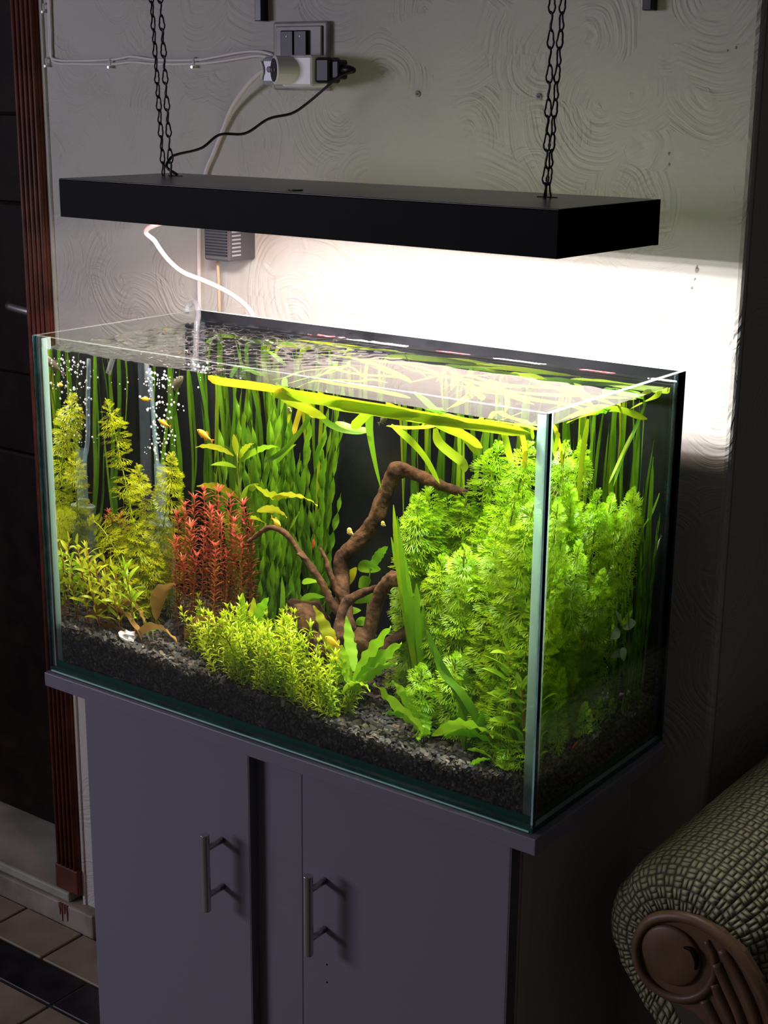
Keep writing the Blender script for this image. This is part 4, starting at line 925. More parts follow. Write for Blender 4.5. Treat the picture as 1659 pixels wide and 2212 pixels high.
for q, lb, b_ in (((165, 1178, .07), 'willow-leaved stem with a yellow-green star top at the far left', 'hygro'), ((188, 1190, .05), 'willow-leaved stem in front of the low olive plant', 'hygro'), ((208, 1232, .06), 'bushy willow-leaved stem left of the olive feathery base', 'hygro'), ((152, 1262, .04), 'low willow-leaved stem at the left front corner', 'hygro'), ((268, 1228, .05), 'bright willow-leaved top in front of the olive stems', 'hygro_green'), ((130, 1205, .05), 'willow-leaved stem pressed against the left glass', 'hygro_green'), ((176, 1232, .045), 'willow-leaved stem in the middle of the left group', 'hygro'), ((228, 1262, .045), 'willow-leaved stem leaning over the brown leaf', 'hygro'), ((248, 1238, .065), 'willow-leaved stem beside the bright top', 'hygro'), ((196, 1275, .035), 'lowest willow-leaved stem at the front of the left group', 'hygro'), ((246, 1290, .035), 'small willow-leaved sprout above the dead leaf', 'hygro'), ((222, 1210, .10), 'willow-leaved stem at the back of the left group', 'hygro')):
    t = inw(*q); willow(t, t + Vector((U(.0, .012), U(.0, .015), 0)), lb, 0.027, b_, 0.0070, gw, 0.22)
t = inw(1100, 1405, .052); willow(t, inw(1120, 1620, .052), 'large willow-leaved stem plant left of the front corner seam', 0.035, 'hygro_big', 0.0080, 'willow-leaved stems at the right front', 0.12)
t = inw(1128, 1490, .04); willow(t, inw(1135, 1640, .04), 'low willow-leaved plant close to the front corner seam', 0.030, 'hygro_big', 0.009, 'willow-leaved stems at the right front', 0.15)
#@@RIBBONS
# ------------------------------------------------------------------ ribbon-leaved plants (straight, twisted, floating)
def ribbon_leaf(e, base, pts, width, mat, side=None, tw=0.0, ph=0.0, n=5, tipw=0.35, pinch=0.0):
    q = [clampin(Vector(p), 0.0105) for p in smoothpath(pts, n)]; m = len(q)
    ln = sum((q[i + 1] - q[i]).length for i in range(m - 1))
    turns = tw * ln
    ws = []
    for i in range(m):
        t = i / (m - 1); w_ = width * min(1, 0.45 + 3 * t) * min(1, tipw + (1 - t) * 5)
        if t > 0.97: w_ *= 0.4
        ws.append(w_)
    s = side or Vector((math.cos(ph), math.sin(ph), 0))
    o = MB().ribbon([p - base for p in q], ws, s, lambda t: turns * 2 * math.pi * t + ph * 0.3, 0.12).build('leaf', mat, e, smooth=True)
    return o
def vallis(x, y, nl, label, group, mat='vallis', width=0.0075, tw=0.0, hmin=0.22, hmax=0.375, spread=0.03, trail=0.5, tdir=Vector((0.9, -0.35, 0)), flo='vallis_bright'):
    b = Vector((x, y, gh(x, y) - 0.004)); e = empty('ribbon_leaf_plant', b, label, 'water plant', group)
    for k in range(nl):
        h = U(hmin, hmax + 0.04); dx, dy = U(-spread, spread), U(-spread, spread) * 0.6
        st = b + Vector((U(-.008, .008), U(-.006, .006), 0)); pts = [st]; m = 5
        ns = U(0, 50); surf = (b.z + h > WL - 0.015)
        for j in range(1, m + 1):
            t = j / m; z = b.z + min(h, WL - 0.006 - b.z) * t
            pts.append(Vector((st.x + dx * t + 0.016 * noise.noise(Vector((ns, t * 2.2, 0))), st.y + dy * t + 0.010 * noise.noise(Vector((ns, t * 2.2, 9))), z)))
        mm = mat
        if surf and R() < trail:
            a = U(-0.7, 0.7); d = Matrix.Rotation(a, 3, 'Z') @ tdir.normalized(); L_ = U(0.06, 0.22); p = pts[-1]
            pts[-1] = p + Vector((0, 0, -0.012))
            for j in range(1, 6):
                f = j / 5; v = p + d * (L_ * f) + Vector((0, 0, 0.004 - 0.006 * (1 - f) + 0.001 * math.sin(6 * f + ns)))
                v.y = min(max(v.y, 0.013), D - 0.02); v.x = min(max(v.x, 0.015), W - 0.015); v.z = min(v.z, WL - 0.0022); pts.append(v)
            mm = mat if R() < 0.35 else flo
        ribbon_leaf(e, b, pts, width * U(0.8, 1.25), mm, None, tw * U(0.5, 1.4), U(-1.4, 1.4), 7 if tw else 5)
    return e
gv = 'twisted ribbon plants left of the driftwood'
tw_lb = {0: 'twisted ribbon-leaved plant directly right of the red clump', 7: 'twisted ribbon-leaved plant just left of the driftwood trunk'}
for k, (x, y) in enumerate([(0.215, .235), (0.245, .262), (0.270, .225), (0.295, .25), (0.315, .215), (0.325, .262), (0.262, .20), (0.335, .235), (0.290, .185)]):
    vallis(x, y, 9, tw_lb.get(k, 'dense dark green ribbon plant with twisted leaves behind the red clump'), gv, 'twist', 0.0080, U(9, 17), 0.08, 0.33, 0.036, 0.35)
gv2 = 'straight ribbon plants along the back'
for k, (x, y) in enumerate([(0.150, .27), (0.178, .255), (0.205, .275), (0.235, .28), (0.262, .282), (0.29, .28), (0.32, .284)]):
    vallis(x, y, 7, {0: 'straight ribbon-leaved plant furthest left against the black back'}.get(k, 'tall straight ribbon-leaved plant against the black back behind the red clump'), gv2, 'vallis', 0.0062, 1.2, 0.28, 0.42, 0.045, 0.55)
for k, (x, y) in enumerate([(0.475, .272), (0.505, .262), (0.535, .275), (0.565, .265), (0.60, .275)]):
    vallis(x, y, 7, 'tall straight ribbon-leaved plant behind the bright bush' if k else 'straight ribbon-leaved plant behind the bent driftwood branch', gv2, 'vallis', 0.0066, 1.0, 0.28, 0.42, 0.035, 0.45, Vector((0.8, -0.5, 0)))
for k, (x, y) in enumerate([(0.655, .262), (0.685, .245), (0.715, .268)]):
    vallis(x, y, 6, ['straight ribbon-leaved plant behind the corner seam', 'straight ribbon-leaved plant rising behind the right-hand feathery stems', 'thin ribbon-leaved plant nearest the back right corner'][k], gv2, 'vallis', 0.0070, 0.8, 0.26, 0.40, 0.03, 0.3, Vector((0.5, -0.8, 0)))
vallis(0.045, .262, 5, 'sparse ribbon-leaved plant in the left back corner', gv2, 'vallis', 0.0065, 0.8, 0.28, 0.42, 0.05, 0.4)
vallis(0.105, .278, 4, 'sparse ribbon-leaved plant behind the air riser tube', gv2, 'vallis', 0.0065, 0.8, 0.28, 0.42, 0.05, 0.4)
# thin twisted leaves near the back right corner
for x, y, lb in ((0.735, .235, 'thin twisted ribbon plant standing by the right glass'), (0.742, .262, 'thin twisted ribbon plant in the back right corner')):
    b = Vector((x, y, gh(x, y))); e = empty('ribbon_leaf_plant', b, lb, 'water plant', 'thin ribbon plants by the right glass')
    for k in range(9):
        h = U(0.06, 0.24); a = U(-.02, .012); c_ = U(-.03, .02)
        ribbon_leaf(e, b, [b + Vector((U(-.006, .004), U(-.008, .008), 0)), b + Vector((a * .4, c_ * .4, h * .35)), b + Vector((a * .2, c_ * .9, h * .7)), b + Vector((a, c_, h))], U(.003, .0055), 'twist', None, 14, U(-1, 1), 6)
# strong straight leaves right of the driftwood
b = inw(925, 1500, .11); b.z = gh(b.x, b.y); e = empty('ribbon_leaf_plant', b, 'upright grass-like ribbon plant right of the driftwood knob', 'water plant', 'ribbon plants in the middle')
for tq, mq in (((850, 1090, .10), (868, 1280, .10)), ((862, 1140, .09), (880, 1320, .10)), ((868, 1180, .12), (892, 1330, .11)), ((845, 1160, .13), (885, 1340, .12)), ((900, 1260, .10), (905, 1380, .10)), ((915, 1310, .11), (915, 1400, .11)), ((940, 1330, .12), (930, 1410, .11)), ((880, 1230, .14), (890, 1360, .12)), ((960, 1380, .10), (945, 1450, .10)), ((858, 1115, .14), (872, 1290, .13))):
    ribbon_leaf(e, b, [b + Vector((U(-.01, .01), U(-.006, .006), 0)), inw(*mq), inw(*tq)], U(.007, .0095), 'vallis_bright' if R() < 0.3 else 'twist', Vector((0.8, 0.6, 0)), 0.4, U(-.3, .3), 8)
b = inw(1010, 1540, .06); b.z = gh(b.x, b.y); e = empty('ribbon_leaf_plant', b, 'dark green broad ribbon plant in front of the bright bush', 'water plant', 'ribbon plants in the middle')
for pts, w_ in (([(1015, 1560, .06), (985, 1490, .055), (945, 1420, .05), (922, 1360, .05)], .010), ([(1035, 1570, .055), (1000, 1500, .05), (960, 1455, .05), (938, 1395, .05)], .012), ([(1000, 1555, .06), (1005, 1500, .07), (1010, 1450, .08)], .012), ([(1040, 1560, .05), (1060, 1530, .05), (1095, 1500, .055)], .012), ([(1055, 1580, .045), (1065, 1540, .05), (1070, 1505, .05)], .010), ([(985, 1550, .07), (965, 1510, .07), (975, 1460, .08)], .010)):
    ribbon_leaf(e, b, [b] + [inw(*p) for p in pts], w_, 'twist' if R() < 0.7 else 'vallis', Vector((0.8, 0.6, 0)), 0.5, U(-.4, .4), 6)
# long leaves that lie on the surface along the front glass
b = Vector((0.33, 0.16, gh(0.33, 0.16))); e = empty('ribbon_leaf_plant', b, 'ribbon plant whose long yellow-green leaves float along the front waterline', 'water plant', 'floating ribbon leaves')
S = WL - 0.004
def surf(*pts): return [Vector((x, y, S + dz)) for x, y, dz in pts]
vert = Vector((0, 0, 1))
for pts, w_, mt in ((surf((.275, .045, -.006), (.31, .016, -.0035), (.36, .013, -.002), (.42, .012, -.001)), .010, 'vallis_yellow'),
    (surf((.36, .06, -.008), (.40, .016, -.006), (.46, .0125, -.005), (.53, .012, -.005), (.60, .012, -.004)), .014, 'vallis_bright'),
    (surf((.44, .05, -.006), (.48, .016, -.008), (.53, .0125, -.007), (.59, .012, -.007), (.66, .012, -.006)), .014, 'vallis_bright'),
    (surf((.53, .06, -.006), (.57, .017, -.006), (.63, .0125, -.006), (.69, .012, -.005), (.735, .012, -.005)), .013, 'vallis_bright'),
    (surf((.39, .03, -.006), (.41, .014, -.010), (.44, .014, -.018), (.47, .016, -.026)), .011, 'vallis_bright'),
    (surf((.60, .02, -.006), (.63, .016, -.014), (.655, .018, -.020), (.675, .02, -.030)), .010, 'vallis_bright')):
    ribbon_leaf(e, b, pts, w_, mt, vert, 0.3, 0.0, 6)
for pts, w_, mt in (([(655, 855, .06), (650, 880, .055), (640, 915, .05), (634, 938, .05)], .007, 'vallis_yellow'), ([(615, 840, .05), (620, 862, .045), (625, 890, .04), (622, 915, .04)], .004, 'vallis_bright'),
    ([(645, 860, .04), (665, 880, .035), (683, 902, .03)], .011, 'vallis_yellow'), ([(805, 878, .04), (785, 900, .04), (760, 925, .04)], .012, 'vallis_bright'), ([(800, 878, .07), (798, 920, .08), (806, 975, .10), (824, 1060, .14)], .010, 'vallis'),
    ([(690, 890, .10), (710, 915, .10), (745, 930, .10), (790, 935, .10)], .008, 'vallis'), ([(725, 912, .09), (760, 925, .09), (800, 932, .09)], .011, 'twist'), ([(845, 918, .09), (885, 950, .09), (920, 990, .10), (950, 1045, .11)], .0085, 'vallis_bright'),
    ([(835, 920, .08), (880, 925, .08), (940, 922, .08)], .010, 'vallis_bright'), ([(940, 925, .09), (948, 955, .09), (975, 980, .09), (1000, 1000, .09), (1004, 1020, .09)], .011, 'vallis_bright'),
    ([(960, 905, .07), (990, 930, .07), (1010, 950, .07), (1036, 985, .07)], .009, 'vallis_bright'), ([(1110, 915, .08), (1128, 940, .08), (1134, 985, .09), (1130, 1050, .10)], .006, 'vallis_yellow'), ([(1085, 920, .08), (1095, 960, .09), (1105, 1000, .10), (1118, 1045, .10)], .008, 'vallis_bright'),
    ([(1145, 905, .03), (1148, 925, .03), (1152, 950, .03)], .004, 'vallis_bright'), ([(1025, 930, .09), (1060, 915, .09), (1100, 900, .09)], .010, 'vallis_bright'), ([(680, 880, .12), (650, 930, .12), (610, 975, .13), (570, 1000, .13)], .006, 'vallis')):
    ribbon_leaf(e, b, [inw(*p) for p in pts], w_, mt, Vector((0.8, 0.6, 0.1)), 1.5, U(-.3, .5), 6)
# leaves criss-crossing on the open surface
b = Vector((0.42, 0.20, gh(0.42, 0.20))); e = empty('ribbon_leaf_plant', b, 'ribbon plant whose loose leaves criss-cross on the water surface', 'water plant', 'floating ribbon leaves')
for k in range(30):
    x, y = U(.22, .66), U(.04, .26); a = random.gauss(-0.35, 0.8); L_ = U(.08, .22); cv = U(-.35, .35)
    pts = []
    for j in range(6):
        f = j / 5; an = a + cv * f
        pts.append(Vector((x + L_ * f * math.cos(an), y + L_ * f * math.sin(an), WL - 0.0035 - U(0, 0.003) - (0.02 if f < 0.15 and R() < 0.5 else 0))))
    pts = [Vector((min(max(p.x, .02), W - .02), min(max(p.y, .016), D - .02), p.z)) for p in pts]
    ribbon_leaf(e, b, pts, U(.005, .0095), random.choice(['vallis_bright', 'twist', 'twist', 'vallis']), Vector((-math.sin(a), math.cos(a), 0)), 0.2, 0.0, 4)
b = Vector((0.70, 0.18, gh(0.70, 0.18))); e = empty('ribbon_leaf_plant', b, 'ribbon plant with bright leaves bending under the surface at the right glass', 'water plant', 'floating ribbon leaves')
for pts, w_ in (([(1225, 912, .735), (1275, 893, .735), (1330, 882, .735), (1398, 905, .735)], .011), ([(1358, 885, .73), (1385, 870, .73), (1412, 858, .73), (1430, 845, .73)], .008), ([(1395, 870, .73), (1370, 930, .725), (1345, 985, .72), (1325, 1050, .715)], .0065), ([(1365, 935, .73), (1335, 1000, .73), (1315, 1045, .73)], .005), ([(1270, 905, .72), (1258, 985, .72), (1250, 1080, .715)], .009), ([(1208, 935, .74), (1203, 950, .74), (1200, 975, .74)], .006), ([(1425, 1065, .735), (1405, 1115, .735), (1388, 1145, .735), (1395, 1200, .735), (1380, 1260, .735), (1385, 1330, .735)], .005)):
    ribbon_leaf(e, b, [insd(*p) for p in pts], w_, 'vallis_bright' if R() < .5 else 'twist', Vector((0.3, 0.9, 0.2)), 2.0, U(-.3, .3), 6)

# ------------------------------------------------------------------ broad leaves in the middle, round leaves, crinkled rosettes, dead leaves
def leafset(name, label, cat, base, leaves, group=None, **kw):
    """leaves: (A, B, width, material, sag, wav)"""
    b = Vector(base); e = empty(name, b, label, cat, group)
    for A, B, w_, mt, sag, wav in leaves:
        blade(MB(), Vector(A) - b, Vector(B) - b, w_, sag, wav, 26, Vector(kw.get('up', (-0.5, 0.6, 0.6))), kw.get('shape', 0.9), U(-.25, .25), 0.12, kw.get('wf', 30.0)).build('leaf', mt, e, smooth=True)
    return e
def IW_(l): return [(inw(*a), inw(*b), w_, mt, sag, wav) for a, b, w_, mt, sag, wav in l]
b = inw(515, 1260, .19); b.z = gh(b.x, b.y)
e = leafset('broad_leaf_stem_plant', 'broad yellow-green leaved stem plant in front of the ribbon leaves', 'water plant', b, IW_([
    ((505, 985, .18), (422, 966, .15), .012, 'hygro', .12, .02), ((518, 990, .18), (548, 958, .16), .011, 'hygro', .1, .02), ((512, 985, .18), (505, 938, .17), .009, 'hygro', .08, .0), ((515, 1000, .18), (600, 965, .16), .010, 'hygro_green', .1, .02), ((510, 1010, .18), (455, 1005, .15), .009, 'hygro_green', .1, .0),
    ((515, 1075, .18), (425, 1050, .15), .013, 'hygro', .14, .02), ((550, 1048, .16), (625, 1072, .15), .017, 'hygro', -.12, .03), ((588, 1078, .15), (686, 1092, .13), .018, 'hygro', .10, .02), ((520, 1080, .18), (560, 1045, .17), .012, 'hygro_green', .1, .0), ((540, 1120, .15), (575, 1135, .14), .016, 'hygro', .1, .02), ((555, 1105, .14), (620, 1118, .13), .014, 'hygro', .15, .02), ((600, 1000, .19), (640, 960, .18), .010, 'twist', .1, 0), ((520, 1150, .18), (470, 1120, .17), .012, 'hygro_green', .1, 0)]))
MB().tube([p - b for p in smoothpath([b, inw(520, 1150, .19), inw(516, 1060, .185), inw(512, 980, .18)], 5)], 0.0013, 6).build('stem', 'stem_green', e, smooth=True)
b = inw(790, 1330, .20); b.z = gh(b.x, b.y)
e = leafset('round_leaf_plant', 'round pale green leaves behind the driftwood fork', 'water plant', b, IW_([
    ((775, 1232, .20), (822, 1228, .19), .024, 'round', .1, .0), ((800, 1250, .20), (775, 1270, .19), .018, 'round', .1, .0), ((800, 1232, .2), (838, 1180, .2), .012, 'round', .2, .02), ((760, 1300, .19), (815, 1290, .18), .020, 'round', .15, .0), ((770, 1350, .17), (815, 1350, .16), .020, 'round', .12, 0), ((745, 1328, .17), (780, 1318, .165), .013, 'round', .1, 0), ((775, 1380, .16), (812, 1370, .15), .022, 'round', .1, 0), ((750, 1265, .21), (770, 1225, .21), .014, 'vallis_yellow', .1, 0)]), shape=0.8, up=(-.55, .75, .3))
MB().tube([p - b for p in smoothpath([b, inw(795, 1280, .2), inw(800, 1232, .2)], 4)], 0.0010, 6).build('stem', 'stem_green', e, smooth=True)
b = inw(690, 1330, .17); b.z = gh(b.x, b.y)
leafset('round_leaf_plant', 'broad green leaves left of the driftwood trunk', 'water plant', b, IW_([((655, 1262, .17), (700, 1262, .16), .020, 'round', .1, 0), ((690, 1258, .17), (715, 1282, .16), .018, 'round', .1, 0), ((650, 1302, .16), (702, 1290, .15), .016, 'round', .1, 0)]), shape=0.8)
b = inw(550, 1330, .10); b.z = gh(b.x, b.y)
leafset('crinkled_rosette_plant', 'green crinkled rosette rising behind the foreground bush', 'water plant', b, IW_([((545, 1370, .09), (580, 1290, .08), .016, 'crypt', .1, .03), ((520, 1380, .09), (525, 1280, .09), .014, 'crypt', .06, .03), ((530, 1400, .08), (478, 1350, .08), .014, 'crypt', .1, .03), ((555, 1370, .10), (548, 1290, .11), .014, 'hygro', .1, .02), ((440, 1370, .09), (425, 1320, .09), .014, 'crypt', .1, .02), ((480, 1400, .08), (500, 1345, .08), .015, 'crypt', .1, .03)]))
gc = 'crinkled green rosettes at the front'
b = inw(757, 1500, .055); b.z = gh(b.x, b.y)
leafset('crinkled_rosette_plant', 'bright crinkled rosette in front of the driftwood base', 'water plant', b, IW_([
    ((760, 1490, .055), (845, 1352, .05), .019, 'crypt', .05, .035), ((762, 1492, .055), (868, 1388, .045), .020, 'crypt', .06, .04), ((765, 1495, .05), (858, 1432, .04), .016, 'crypt', .10, .04), ((758, 1485, .055), (738, 1392, .06), .015, 'crypt', .05, .03), ((757, 1490, .06), (718, 1430, .05), .013, 'crypt', .12, .03), ((740, 1440, .07), (678, 1308, .08), .019, 'hygro', .05, .04), ((740, 1500, .05), (800, 1492, .03), .014, 'crypt', .2, .04), ((742, 1500, .045), (690, 1515, .03), .013, 'crypt', .2, .04), ((765, 1450, .06), (748, 1330, .09), .016, 'crypt', .05, .02)]), gc)
b = inw(925, 1585, .045); b.z = gh(b.x, b.y)
leafset('crinkled_rosette_plant', 'bright crinkled rosette with a long arching leaf on the open gravel', 'water plant', b, IW_([
    ((925, 1585, .045), (808, 1475, .04), .020, 'crypt', -.04, .04), ((920, 1580, .05), (848, 1470, .06), .018, 'crypt', .05, .04), ((905, 1570, .045), (826, 1540, .03), .014, 'crypt', .12, .04), ((935, 1590, .04), (1066, 1592, .02), .022, 'crypt', .16, .03), ((960, 1590, .035), (1088, 1640, .018), .020, 'crypt', .18, .03), ((930, 1585, .045), (905, 1600, .02), .016, 'crypt', .2, .04), ((925, 1580, .05), (918, 1520, .06), .015, 'crypt', .1, .05), ((1010, 1620, .03), (1080, 1665, .018), .016, 'crypt', .15, .02), ((1060, 1640, .02), (1010, 1660, .014), .013, 'crypt', .1, .02), ((1085, 1660, .016), (1082, 1625, .02), .013, 'crypt', .2, .02)]), gc)
gd = 'dead leaves at the left front'
for k, (A, B, w_, wav, lb) in enumerate((((190, 1335, .05), (306, 1384, .03), .034, .05, 'curled brown dead leaf lying at the left front'), ((208, 1362, .035), (290, 1408, .025), .020, .04, 'yellow-brown dead leaf under the curled one at the left'), ((290, 1380, .04), (385, 1395, .03), .024, .05, 'brown dead leaf half under the small feathery sprout'), ((338, 1340, .09), (380, 1262, .09), .030, .03, 'upright brown leaf between the olive stems and the red clump'), ((400, 1380, .06), (485, 1362, .05), .024, .05, 'brown dead leaf at the foot of the red clump'), ((255, 1305, .08), (310, 1350, .07), .030, .04, 'brown leaf below the olive feathery stems'))):
    A_, B_ = inw(*A), inw(*B); o = blade(MB(), Vector((0, 0, 0)), B_ - A_, w_, .22, wav * 0.5, 30, Vector((-.5, .5, .7)), .9, U(-.2, .2), .35, 21.0).build('dead_leaf', 'crypt_brown', smooth=True); o.location = A_; tag(o, lb, 'dead leaf', gd)
b = insd(1345, 1480, .725); b.z = gh(b.x, b.y)
def SD(l): return [(insd(*a), insd(*b_), w_, mt, sag, wav) for a, b_, w_, mt, sag, wav in l]
e = leafset('grey_leaf_stem_plant', 'grey-green broad-leaved stem plant near the back by the right glass', 'water plant', b, SD([((1345, 1355, .73), (1374, 1345, .738), .014, 'grey_leaf', .1, 0), ((1342, 1350, .73), (1366, 1318, .735), .009, 'hygro_green', .1, 0), ((1338, 1350, .73), (1328, 1318, .735), .008, 'grey_leaf', .1, 0), ((1338, 1362, .73), (1318, 1380, .735), .016, 'grey_leaf', .1, 0), ((1342, 1400, .73), (1348, 1428, .738), .015, 'grey_leaf', .1, 0), ((1340, 1352, .73), (1338, 1325, .73), .008, 'hygro_green', .1, 0), ((1345, 1410, .72), (1318, 1420, .73), .012, 'grey_leaf', .1, 0)]), up=(.7, .1, .5), shape=.8)
MB().tube([p - b for p in smoothpath([b, insd(1358, 1420, .727), insd(1348, 1375, .729), insd(1341, 1345, .73)], 4)], 0.0012, 6).build('stem', 'stem_green', e, smooth=True)
for q, lb in (((1100, 1600, .03), 'tiny fan-leaved sprout beside the front corner seam'), ((1125, 1630, .022), 'tiny fan-leaved sprout closest to the front corner'), ((1085, 1560, .04), 'tiny fan-leaved sprout under the willow-leaved plant')):
    p = inw(*q); b = Vector((p.x, p.y, gh(p.x, p.y))); e = empty('fan_leaf_sprout', b, lb, 'water plant', 'tiny fan-leaved sprouts')
    MB().tube([Vector((0, 0, 0)), p - b], 0.0008, 5).build('stem', 'stem_green', e)
    for k in range(3): link('leaf_whorl', random.choice(WH['limno_tip']), e, frame_mat((p - b) * (1 - 0.3 * k), Vector((U(-.3, .3), U(-.3, .3), 1)), U(0, 6), 0.75))

# ------------------------------------------------------------------ foreground bush of fine stems
def bush_mesh(hh_, seed):
    random.seed(seed); m = MB(); n = int(hh_ / 0.0062); c1, c2 = U(-.012, .012), U(-.012, .012); path = []
    for k in range(n + 1):
        f = k / n; p = Vector((c1 * f * f, c2 * f * f, hh_ * f)); path.append(p)
        if k < 1: continue
        cnt = 5 if k == n else 4
        for j in range(cnt):
            a = k * 0.9 + j * 6.283 / cnt + U(-.3, .3); l = U(.0088, .0132) * (0.85 if k == n else 1); el = 0.9 if k == n else U(.1, .6)
            blade(m, p, p + Vector((l * math.cos(a) * math.cos(el), l * math.sin(a) * math.cos(el), l * math.sin(el))), .0023, U(.03, .18), n=3)
    s = MB(); s.tube(path, 0.0007, 4); return s.mesh('stem', 'stem_green'), m.mesh('foliage', 'carpet')
BM = [bush_mesh(h_, 100 + i) for i, h_ in enumerate((.040, .048, .056, .064, .072, .080))]
random.seed(11)
gf = 'fine-leaved stems of the foreground bush'
cnt = 0
while cnt < 190:
    u = R(); x = 0.215 + 0.265 * u; y = U(0.018, 0.115)
    if x < 0.29 and y < 0.035 + 0.03 * (0.29 - x) / 0.075: continue
    if x > 0.42 and y > 0.08: continue
    b = Vector((x, y, gh(x, y) - 0.003)); hgt = 0.35 + 0.6 * (1 - abs(u - 0.55) / 0.6) * (0.55 + 0.45 * (y / 0.11)) + U(-.15, .15)
    i = max(0, min(5, int(hgt * 6))); st_, fo_ = BM[i]
    e = empty('fine_leaf_stem', b, 'yellow-green fine-leaved stem in the low bushy mass at the front' if x > 0.26 else 'fine-leaved stem at the thin left end of the foreground bush', 'water plant', gf)
    e.rotation_euler = (random.gauss(-0.05, .22), random.gauss(0, .22), U(0, 6.28)); s = U(.85, 1.15); e.scale = (s, s, s)
    link('stem', st_, e); link('foliage', fo_, e); cnt += 1
for q, lb in (((535, 1400, .10), 'olive feathery tuft rising out of the foreground bush'), ((600, 1375, .09), 'second olive feathery tuft in the foreground bush')):
    t = inw(*q); feathery(t, t + Vector((.002, .004, 0)), lb, 'limno_olive', 'limno_olive', 'olive tufts in the foreground bush', 0.8)

# ------------------------------------------------------------------ filter: riser tube, base, air line
p = inw(350, 1135, .22); top_ = Vector((p.x - 0.004, .225, WL + 0.004))
e = empty('sponge_filter', (p.x, p.y, gh(p.x, p.y)), 'clear plastic air-driven filter with a riser tube at the left back', 'filter')
zb = p.z - gh(p.x, p.y)
lathe(MB(), [(0.018, 0.0), (0.020, 0.004), (0.020, zb - 0.006), (0.016, zb)], 20).build('body', 'filter_base', e)
lathe(MB(), [(0.021, zb), (0.021, zb + 0.003), (0.012, zb + 0.004), (0.011, zb + 0.012)], 22).build('collar', 'filter_base', e)
MB().tube([Vector((0, 0, zb + 0.010)), Vector((0, 0, zb + 0.05)), Vector((-0.001, 0, zb + 0.085))], 0.0095, 16, cap=False).build('uplift_tube', 'acrylic', e, smooth=True)
c0 = Vector((-0.001, 0, zb + 0.085)); MB().tube(smoothpath([c0 + Vector((0.006, 0, -0.05)), inw(338, 985, .225) - e.location, inw(330, 880, .225) - e.location, inw(322, 795, .225) - e.location], 5), 0.0036, 10).build('riser_tube', 'acrylic', e, smooth=True)
al = MB().tube(smoothpath([atx(404, 705, 0.020), Vector((-0.004, .285, .455)), Vector((-0.006, .292, .462)), Vector((0.004, .292, .468)), Vector((0.014, .288, .466)), Vector((0.024, .28, .452)), Vector((0.030, .27, WL - 0.004)), Vector((0.045, .25, WL - 0.06))][1:], 6), 0.0042, 12).build('air_hose', 'airline', smooth=True)
tag(al, 'clear plastic air hose bent over the back left rim', 'hose')
# bubbles
def sphere(mb, c, r, n=8, m=6):
    b = len(mb.v)
    for i in range(m + 1):
        th = math.pi * i / m
        for k in range(n): mb.v.append((c.x + r * math.sin(th) * math.cos(6.2832 * k / n), c.y + r * math.sin(th) * math.sin(6.2832 * k / n), c.z + r * math.cos(th)))
    for i in range(m):
        for k in range(n): mb.face(b + i * n + k, b + (i + 1) * n + k, b + (i + 1) * n + (k + 1) % n, b + i * n + (k + 1) % n)
m = MB()
for k in range(150):
    f = R() ** 0.8; py = 1000 - f * 200; sp_ = 8 + 16 * abs(math.sin(f * 7))
    sphere(m, clampin(inw(350 + random.gauss(0, sp_) - 6 * f, py, .215 + U(-.012, .012)), .012), U(.0006, .0021))
for k in range(40): sphere(m, clampin(inw(340 + random.gauss(0, 40), 815 + abs(random.gauss(0, 14)), .20 + U(-.03, .03)), .012), U(.0005, .0016))
o = m.build('air_bubbles', 'bubble', smooth=True); tag(o, 'stream of small white air bubbles rising above the filter', 'bubbles', kind='stuff')
M['film'] = glassmat('bubble_film', (0.95, 0.96, 0.97), 0.07)
for (px, py, r, lb) in ((583, 742, .0125, 'large clear bubble floating on the surface near the back'), (402, 762, .006, 'small bubble on the rippled surface at the left'), (728, 735, .0065, 'bubble against the back glass at the waterline'), (600, 752, .005, 'small bubble beside the large one')):
    c_ = atz(px, py, WL); c_.y = min(c_.y, D - 0.012); m = MB(); prof_ = [(r * math.cos(a), r * 0.8 * math.sin(a)) for a in [k * 1.5 / 8 for k in range(9)]]
    lathe(m, prof_, 22, Vector((0, 0, 0))); o = m.build('surface_bubble', 'film', smooth=True); o.location = (c_.x, c_.y, WL - 0.0003); tag(o, lb, 'bubble', 'bubbles floating on the surface')

